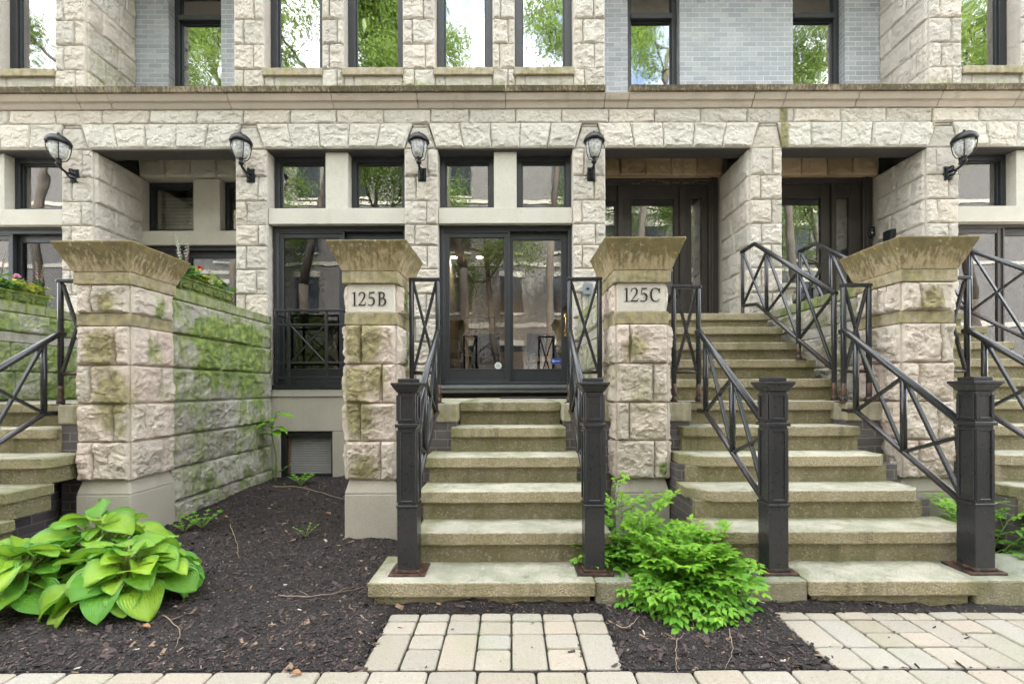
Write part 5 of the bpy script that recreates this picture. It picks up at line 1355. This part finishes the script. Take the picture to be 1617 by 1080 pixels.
ms.tube([tuple(v) for v in st], .008, 7, radii=list(np.linspace(.011, .004, len(st))), rnd=.3)
for i, a, L in ((11, 3.5, .2), (12, 5.6, .2), (13, -.3, .24), (14, 4.3, .2), (15, 2.9, .17), (16, 5.1, .2), (17, .1, .2), (18, -1.2, .16)):
    b = st[i]; blade(mb, (b[0] + .02 * math.cos(a), b[1] + .02 * math.sin(a), b[2]), a, L, L * .55, random.uniform(.3, .6), random.uniform(-.9, -.3), .25, 7, 4, random.uniform(-.3, .3), .05, random.uniform(.2, .7), True, 6)
place(mb, 'leaves', M['shrub'], t); place(ms, 'stem', M['shrubstem'], t)

# ---------------------------------------------------------------- planters on the walls
pl_m = stone('planter_stone', (.17, .16, .12), (.12, .115, .085), (.2, .18, .14), .2, bump=.5)
M['petal_pink'] = leafmat('pink_petal', (.55, .16, .32), (.70, .42, .52), None, .3); M['petal_white'] = leafmat('white_petal', (.72, .68, .66), (.75, .70, .72), None, .3); M['petal_red'] = leafmat('red_petal', (.40, .008, .02), (.55, .02, .04), None, .3)
M['lime'] = leafmat('lime_leaf', (.16, .22, .03), (.42, .40, .06), None, .35); M['sage'] = leafmat('planter_leaf', (.05, .13, .03), (.12, .25, .05), None, .35)
def planter(xc, y0, y1, label, seed, words_):
    random.seed(seed); t = thing('planter', (xc, (y0 + y1) / 2, 2.205), label, 'planter', 'long planters on the wall tops'); zb, zt = 2.203, 2.335; w = .105
    mb = MB()
    mb.frustum((xc - w + .02, xc + w - .02, y0 + .02, y1 - .02, zb), (xc - w, xc + w, y0, y1, zt - .022), olive=.5, moss=.72)
    mb.box(xc - w - .012, xc + w + .012, y0 - .012, y1 + .012, zt - .0215, zt, olive=.5, moss=.7)
    mb.box(xc - w + .01, xc + w - .01, y0 + .01, y1 - .01, zb - .004, zb + .018, olive=.5, moss=.7)
    place(mb, 'box', pl_m, t, bevel=.005)
    mb = MB(); n = 5; ln = (y1 - y0) / n
    for sx in (-1, 1):
        for k in range(n):
            yc = y0 + (k + .5) * ln
            for r_ in range(7):
                a = R(15 + 25 * r_); L = .05
                x = xc + sx * (w - .006)
                mb.tube([(x, yc, zb + .03), (x + sx * .012, yc + math.cos(a) * L * .6, zb + .03 + math.sin(a) * L * .6), (x + sx * .004, yc + math.cos(a) * L * 1.2, zb + .03 + math.sin(a) * L * 1.1)], .006, 6, radii=[.004, .009, .004], olive=.5, moss=.75)
            mb.tube([(x, yc + ln * .5, zb + .09), (x + sx * .01, yc + ln * .5 + .015, zb + .06), (x, yc + ln * .5, zb + .03)], .009, 6, olive=.5, moss=.6)
    place(mb, 'carving', pl_m, t)
    mb = MB(); mb.box(xc - w + .015, xc + w - .015, y0 + .015, y1 - .015, zt - .06, zt + .006, 0, cell=.03); roughen(place(mb, 'soil', M['mulch'], t), .03, .03)
    # flowers standing in it, each a plant of its own
    for kind, f, lab in words_:
        y = y0 + f * (y1 - y0); x = xc + random.uniform(-.03, .05); z = zt
        if kind in ('pink', 'white'):
            g = thing('snapdragon', (x, y, z), lab, 'flower'); mp = MB(); ms = MB()
            for k in range(4):
                a = random.uniform(0, 6.28); tp = Vector((x + .05 * math.cos(a), y + .06 * math.sin(a), z + random.uniform(.28, .42))); b0 = Vector((x, y, z - .01))
                ms.tube([tuple(b0), tuple((b0 + tp) / 2 + Vector((.01, 0, .02))), tuple(tp)], .0025, 5, rnd=.5)
                for q in range(16):
                    s = .52 + .48 * q / 16; c = b0.lerp(tp, s); aa = q * 2.4; r_ = .018 * (1.15 - s * .75)
                    leaflet(mp, c, Vector((math.cos(aa), math.sin(aa), .3)), Vector((0, 0, 1)), r_ * 1.6, r_ * 1.5, random.random())
                for q in range(10):
                    c = b0.lerp(tp, .1 + .045 * q); aa = q * 2.4; leaflet(ms, c, Vector((math.cos(aa), math.sin(aa), .4)), Vector((0, 0, 1)), .045, .014, random.random())
            place(mp, 'petals', M['petal_pink' if kind == 'pink' else 'petal_white'], g); place(ms, 'stems', M['sage'], g)
        elif kind == 'red':
            g = thing('geranium', (x, y, z), lab, 'flower'); mp = MB(); ms = MB(); c = Vector((x, y, z + .17))
            ms.tube([(x, y, z - .01), (x + .01, y, z + .09), tuple(c)], .003, 5, rnd=.5)
            for q in range(34):
                v = Vector((random.gauss(0, 1), random.gauss(0, 1), abs(random.gauss(0, 1)))).normalized(); leaflet(mp, c + v * .012, v, Vector((0, 0, 1)).cross(v) + Vector((.1, 0, 0)), .024, .022, random.random())
            for q in range(14):
                aa = q * 2.4; leaflet(ms, Vector((x, y, z + .03 + .006 * q)), Vector((math.cos(aa), math.sin(aa), .35)), Vector((0, 0, 1)), .05, .045, random.random())
            place(mp, 'petals', M['petal_red' if 'single' in lab else 'petal_pink'], g); place(ms, 'stems', M['sage'], g)
        else:
            g = thing('trailing_plant', (x, y, z), lab, 'plant'); mp = MB(); ms = MB()
            for k in range(80):
                a = random.uniform(0, 6.28); el = random.uniform(.1, 1.3); L = random.uniform(.06, .15); b0 = Vector((x + random.uniform(-.06, .06), y + random.uniform(-.12, .12), z)); d = Vector((math.cos(a) * math.cos(el), math.sin(a) * math.cos(el), math.sin(el)))
                tp = b0 + d * L; ms.tube([tuple(b0), tuple(tp)], .002, 4, rnd=.4)
                blade(mp, tp, a, random.uniform(.04, .07), random.uniform(.035, .055), random.uniform(0, .7), random.uniform(-1, -.2), .25, 4, 4, random.uniform(-.5, .5), .08, random.random(), True, 5)
            place(mp, 'leaves', M['lime' if kind == 'lime' else 'sage'], g); place(ms, 'stems', M['sage'], g)
planter(-3.19, 4.24, 5.02, 'mossy carved stone planter of flowers on the wall beside the bay window', 51, [
    ('white', .12, 'white snapdragon at the near end of the planter beside the bay window'), ('pink', .26, 'pink snapdragon next to the white one in the planter by the bay window'),
    ('green', .15, 'leafy green plant below the snapdragons in the planter by the bay window'), ('red', .55, 'single red flower in the planter beside the bay window'),
    ('lime', .5, 'yellow-green trailing plant in the middle of the planter by the bay window'), ('green', .82, 'green plant at the house end of the planter by the bay window')])
planter(-5.42, 4.3, 5.22, 'mossy carved stone planter of flowers on the dark green wall', 52, [
    ('pink', .55, 'pale pink snapdragon in the planter at the edge of the row'), ('red', .72, 'rounded pink flower in the planter at the edge of the row'),
    ('lime', .88, 'yellow and bronze leafy plant at the house end of the outermost planter'), ('green', .5, 'green plant in the planter at the edge of the row'), ('lime', .65, 'pale yellow-green plant in the middle of the planter at the edge of the row'), ('pink', .95, 'deeper pink snapdragon at the house end of the planter at the edge of the row')])

# ---------------------------------------------------------------- inside the glazed room
wood = plain('table_wood', (.14, .075, .035), .4)
t = thing('dining_table', (.1, 8.1, 1.24), 'dining table seen dimly through the glazed sliding door', 'table')
mb = MB(); mb.box(-.75, .95, 7.7, 8.5, 1.95, 1.99); place(mb, 'tabletop', wood, t, bevel=.005)
for a in (-.68, .82):
    for b in (7.76, 8.38): mb = MB(); mb.box(a, a + .06, b, b + .06, 1.24, 1.95); place(mb, 'leg', wood, t)
def chair(x, y, rz, lb):
    t = thing('dining_chair', (x, y, 1.24), lb, 'chair', 'dining chairs behind the glass'); s = -1 if rz else 1
    mb = MB(); mb.box(x - .22, x + .22, y - .22, y + .22, 1.66, 1.70); place(mb, 'seat', M['dark'], t, bevel=.01)
    mb = MB(); mb.box(x - .21, x + .21, y - s * .22, y - s * .18, 1.78, 2.14); place(mb, 'backrest', M['dark'], t, bevel=.01)
    for a in (-.2, .17):
        for b in (-.2, .17): mb = MB(); mb.bar((x + a + .015, y + b + .015, 1.24), (x + a * .9 + .015, y + b * .9 + .015, 1.67), .03, .03); place(mb, 'leg', M['dark'], t)
        mb = MB(); mb.box(x + a, x + a + .03, y - s * .2 - .012, y - s * .2 + .012, 1.7, 1.79); place(mb, 'back_post', M['dark'], t)
chair(-.4, 7.45, 0, 'dark dining chair behind the screened half of the sliding door'); chair(.45, 7.45, 0, 'dark dining chair behind the clear half of the sliding door')
mb = MB(); mb.box(-1.0, -.35, 9.44, 9.48, 1.9, 2.75, 0); o = mb.build('wall_picture', plain('dark_picture_frame', (.05, .045, .04), .5)); tag(o, 'pale sketchy picture on the room wall behind the sliding door', 'picture')
def art():
    m = NT('sketchy_canvas'); p = m.pos(); a = m.ramp(m.noise(14, p, 5, .7, stretch=(1, 1, .35)), .5, .56); b = m.ramp(m.noise(9, p, 5, .7, stretch=(.3, 1, 1.6)), .55, .6)
    return m.fin(m.mix(m.math('MULTIPLY', m.math('MAXIMUM', a, b), .8), (.62, .58, .5), (.09, .08, .08)), .8)
mb = MB(); mb.box(-.975, -.375, 9.43, 9.445, 1.925, 2.725); mb.build('canvas', art(), o)
mb = MB(); mb.box(fx(690), fx(912), 9.5, 9.58, 1.24, 3.6); q = place(mb, 'room_wall', plain('warm_plaster', (.50, .42, .33), .8), house)
lampm = emit('downlight_glow', (1., .78, .5), 22)
dl = []
for px in (718, 758):
    x, y, z = fx(px, 8.1), 8.1, 3.615
    t = thing('downlight', (x, y, z), 'lit ceiling downlight behind the sliding door, %s' % ('nearer the hinge stile of gatepost 125B' if px == 718 else 'nearer the middle stile'), 'ceiling light', 'downlights in the room')
    mb = MB(); mb.lathe([(.075, -.012), (.085, -.004), (.085, .004)], (x, y, z), 24); place(mb, 'trim', plain('white_trim', (.7, .7, .68), .5), t)
    mb = MB(); mb.lathe([(.058, -.016), (.06, -.0125)], (x, y, z), 20); place(mb, 'lens', lampm, t)
    li = bpy.data.lights.new('downlight_lamp', 'SPOT'); li.energy = 10; li.color = (1, .72, .42); li.spot_size = R(165); li.spot_blend = .6; li.shadow_soft_size = .06
    lo = bpy.data.objects.new('downlight_lamp', li); COL.objects.link(lo); lo.parent = t; lo.location = (0, 0, -.03)
t = thing('table_lamp', (fx(526, 7.0), 7.0, 1.9), 'pale drum-shaded lamp in the room behind the bay window', 'lamp'); c = (fx(526, 7.0), 7.0, 1.9)
mb = MB(); mb.lathe([(.09, 0), (.09, .02), (.02, .04), (.035, .12), (.06, .2), (.03, .3), (.012, .36)], c, 18); place(mb, 'base', plain('lamp_ceramic', (.6, .6, .58), .3), t)
mb = MB(); mb.lathe([(.17, .36), (.15, .62), (.146, .62), (.166, .36)], c, 24); place(mb, 'lamp_shade', plain('lamp_linen', (.66, .62, .52), .8), t)
t = thing('side_table', (c[0], 7.0, 1.24), 'dark side table under the drum-shaded lamp', 'table')
mb = MB(); mb.box(c[0] - .3, c[0] + .3, 6.8, 7.2, 1.86, 1.898); place(mb, 'tabletop', wood, t)
for a in (-.28, .24):
    for b in (6.82, 7.14): mb = MB(); mb.box(c[0] + a, c[0] + a + .04, b, b + .04, 1.24, 1.86); place(mb, 'leg', wood, t)

# ---------------------------------------------------------------- across the street: what the windows reflect
def tree(x, y, H, crown0, rad, nl, label, seed, lean=(0, 0), tr=.2):
    random.seed(seed); np.random.seed(seed); t = thing('street_tree', (x, y, -.05), label, 'tree', 'street trees facing the house'); mb = MB(); tips = []
    def grow(p, d, L, r, dep):
        pts = [tuple(p)]; rad_ = [r]; n = 5
        for i in range(n):
            d = (d + Vector((random.gauss(0, .09), random.gauss(0, .09), .03))).normalized(); p = p + d * L / n; pts.append(tuple(p)); rad_.append(r * (1 - .45 * (i + 1) / n))
            if dep >= 2: tips.append((p.copy(), dep))
            if dep < 3 and i >= (2 if dep == 0 else 1):
                for _ in range(2 if dep == 0 else (2 if random.random() < .6 else 1)):
                    a = random.uniform(0, 6.28); o = d.orthogonal(); o.rotate(Matrix.Rotation(a, 3, d)); nd = (d * random.uniform(.3, .7) + o * random.uniform(.6, 1)).normalized()
                    grow(p.copy(), nd, L * random.uniform(.42, .62) if dep else rad * random.uniform(.6, .95), rad_[-1] * .55, dep + 1)
        mb.tube(pts, r, 8 if dep < 2 else 5, radii=rad_, rnd=.5)
    base = Vector((x, y, -.1)); d = Vector((lean[0], lean[1], 1)).normalized()
    # bare bole, then the limbed part
    pts = [tuple(base)]; p = base.copy(); rr = [tr * 1.25]
    for i in range(6): p = p + (d + Vector((random.gauss(0, .03), random.gauss(0, .03), 0))) * crown0 / 6; pts.append(tuple(p)); rr.append(tr * (1 - .25 * (i + 1) / 6))
    mb.tube(pts, tr, 12, radii=rr, rnd=.5); grow(p, d, H - crown0, tr * .75, 0)
    place(mb, 'trunk', M['bark'], t)
    nl = int(nl * 1.7)
    T = np.array([q[0] for q in tips]); ml = MB(); k = np.random.randint(0, len(T), nl)
    C = T[k] + np.random.normal(0, .28, (nl, 3)); a = np.random.normal(0, 1, (nl, 3)); a /= np.linalg.norm(a, axis=1)[:, None]; a[:, 2] -= .35; b = np.cross(a, np.random.normal(0, 1, (nl, 3))); b /= np.linalg.norm(b, axis=1)[:, None]
    s = np.random.uniform(.032, .066, nl)[:, None]
    V = np.stack([C - a * s, C + b * s * .55, C + a * s, C - b * s * .55], 1)
    ml.add(V.reshape(-1, 3), [(4 * i, 4 * i + 1, 4 * i + 2, 4 * i + 3) for i in range(nl)], 0, rnd=np.repeat(np.random.uniform(0, 1, nl) * .6 + .4 * (k % 17) / 17, 4))
    place(ml, 'crown', M['treeleaf'], t)
for (x, y, H, c0, rd, nl, ln, lb) in ((-17.5, -5., 16.5, 4.6, 4., 24000, 0, 'broad street tree facing the far end bay'), (-11.6, -5.4, 16.5, 4.8, 3.6, 24000, .02, 'dense street tree facing the brick strip beside the end bay'), (-7.6, -4.8, 16, 5.2, 3.1, 24000, 0, 'dense street tree reflected in the first tall window of the middle bay'),
        (-4.4, -6.0, 16.5, 6.6, 2.7, 15000, 0, 'open-crowned street tree reflected in the second tall window of the middle bay'), (-1.75, -5.4, 16.5, 6., 2.4, 12000, -.03, 'open-crowned street tree reflected in the third tall window of the middle bay'), (1.3, -5., 16.8, 7.2, 2.2, 8000, .03, 'slim street tree whose trunk is reflected in the glazed sliding door'),
        (5.3, -5.4, 16.5, 5.0, 3., 20000, 0, 'leafy street tree reflected in the brick wall window nearest the middle bay'), (11.6, -5.2, 16.5, 5.2, 3.6, 24000, 0, 'dense street tree reflected in the farther brick wall window'), (17.2, -5., 16, 4.6, 4., 24000, 0, 'broad street tree facing the last bay'), (-6.2, -8.8, 10.5, 2.6, 3., 10000, 0, 'low rounded street tree on the far pavement facing the middle bay'), (-13.4, -9., 11, 2.6, 3.2, 10000, 0, 'low rounded street tree on the far pavement facing the end bay'), (2.9, -9.2, 10.5, 3.2, 2.2, 7000, 0, 'low thin street tree on the far pavement facing gatepost 125C'), (9.2, -8.8, 11, 2.6, 3., 10000, 0, 'low rounded street tree on the far pavement facing the long steps'), (-.7, -9.6, 9, 2.4, 2.4, 7000, 0, 'low leafy street tree on the far pavement facing gatepost 125B'), (16., -9., 11, 2.6, 3.2, 10000, 0, 'low rounded street tree on the far pavement facing the last bay')):
    tree(x, y, H, c0, rd, nl, lb, int(100 + x * 3), (ln, 0), .16 if 0 < x < 2 else .21)
opp = thing('opposite_house', (0, -13, 0), 'pale limestone house across the street, seen only as a reflection', 'house')
mb = MB(); mb.box(-30, 30, -20, -13, -.05, 14.2, 0, rnd=.6); place(mb, 'wall', plain('street_limestone', (.17, .16, .15), .85, .12, .0, 2), opp)
mb = MB(); mb.box(-30.2, 30.2, -20.2, -12.7, 14.2, 14.7, 0, rnd=.6); mb.box(-30.05, 30.05, -13.12, -12.95, 4.6, 4.85, 0); mb.box(-30.05, 30.05, -13.1, -12.95, 8., 8.2, 0); mb.box(-30.05, 30.05, -13.1, -12.95, 11.4, 11.6, 0); place(mb, 'cornice', M['dressed'], opp)
for k in range(15):
    for z in (1.6, 5.4, 8.7, 11.8):
        x = -19.6 + k * 2.8
        mb = MB(); mb.box(x - .62, x + .62, -13.06, -12.93, z - .1, z + .02, 1); mb.box(x - .6, x - .52, -13.04, -12.96, z + .02, z + 2, 0); mb.box(x + .52, x + .6, -13.04, -12.96, z + .02, z + 2, 0); mb.box(x - .52, x + .52, -13.04, -12.96, z + 1.92, z + 2, 0); mb.box(x - .52, x + .52, -13.04, -12.97, z + .95, z + 1.03, 0); mb.box(x - .7, x + .7, -13.06, -12.95, z + 2.001, z + 2.3, 1)
        w = place(mb, 'window', [M['frame'], M['dressed']], opp)
        mb = MB(); mb.box(x - .53, x + .53, -13.02, -12.99, z + .02, z + 1.95); place(mb, 'pane', bpy.data.materials.get('far_pane') or plain('far_pane', (.03, .035, .04), .1), w)
# ---------------------------------------------------------------- light, sky, camera
EL, AZ = R(50), R(14)
world = bpy.data.worlds.new('World'); scene.world = world; world.use_nodes = True
wt = world.node_tree; bg = wt.nodes['Background']
sky = wt.nodes.new('ShaderNodeTexSky'); sky.sky_type = 'NISHITA'; sky.sun_disc = False; sky.sun_elevation = EL; sky.sun_rotation = AZ; sky.altitude = 200; sky.air_density = 1.; sky.dust_density = 1.6; sky.ozone_density = 1.
geo = wt.nodes.new('ShaderNodeTexCoord'); cn = wt.nodes.new('ShaderNodeTexNoise'); cn.inputs['Scale'].default_value = 2.6; cn.inputs['Detail'].default_value = 7; cn.inputs['Roughness'].default_value = .58
mp = wt.nodes.new('ShaderNodeMapping'); mp.inputs['Scale'].default_value = (1, 1, 1.9); mp.inputs['Location'].default_value = (3.6, .6, .2)
wt.links.new(geo.outputs['Generated'], mp.inputs['Vector']); wt.links.new(mp.outputs[0], cn.inputs['Vector'])
mr = wt.nodes.new('ShaderNodeMapRange'); mr.interpolation_type = 'SMOOTHSTEP'; mr.inputs['From Min'].default_value = .34; mr.inputs['From Max'].default_value = .62; wt.links.new(cn.outputs['Fac'], mr.inputs['Value'])
mx = wt.nodes.new('ShaderNodeMix'); mx.data_type = 'RGBA'; mx.inputs[7].default_value = (12., 12., 11.9, 1)
wt.links.new(mr.outputs[0], mx.inputs['Factor']); wt.links.new(sky.outputs[0], mx.inputs[6]); wt.links.new(mx.outputs[2], bg.inputs['Color'])
bg.inputs['Strength'].default_value = .15
sun = bpy.data.lights.new('sun', 'SUN'); sun.energy = 4.; sun.angle = R(.53); sun.color = (1, .95, .87)
so = bpy.data.objects.new('sun', sun); COL.objects.link(so)
dv = Vector((math.sin(AZ) * math.cos(EL), math.cos(AZ) * math.cos(EL), math.sin(EL))); so.rotation_euler = dv.to_track_quat('Z', 'Y').to_euler(); so.location = dv * 40
cam = bpy.data.cameras.new('camera'); co = bpy.data.objects.new('camera', cam); COL.objects.link(co); scene.camera = co
cam.sensor_fit = 'HORIZONTAL'; cam.sensor_width = 36; cam.lens = 36 * F / 1617; cam.shift_y = (CY - 540) / 1617; cam.clip_end = 1000; cam.clip_start = .05
co.location = (0, 0, EYE); co.rotation_euler = (R(90), .0034, 0)
vs = scene.view_settings; vs.view_transform = 'Standard'; vs.look = 'None'; vs.gamma = 1; vs.use_curve_mapping = False; vs.exposure = 2.47
try: scene.cycles.use_denoising = True; scene.cycles.denoising_prefilter = 'FAST'
except Exception: pass
scene.cycles.max_bounces = 10; scene.cycles.transparent_max_bounces = 16
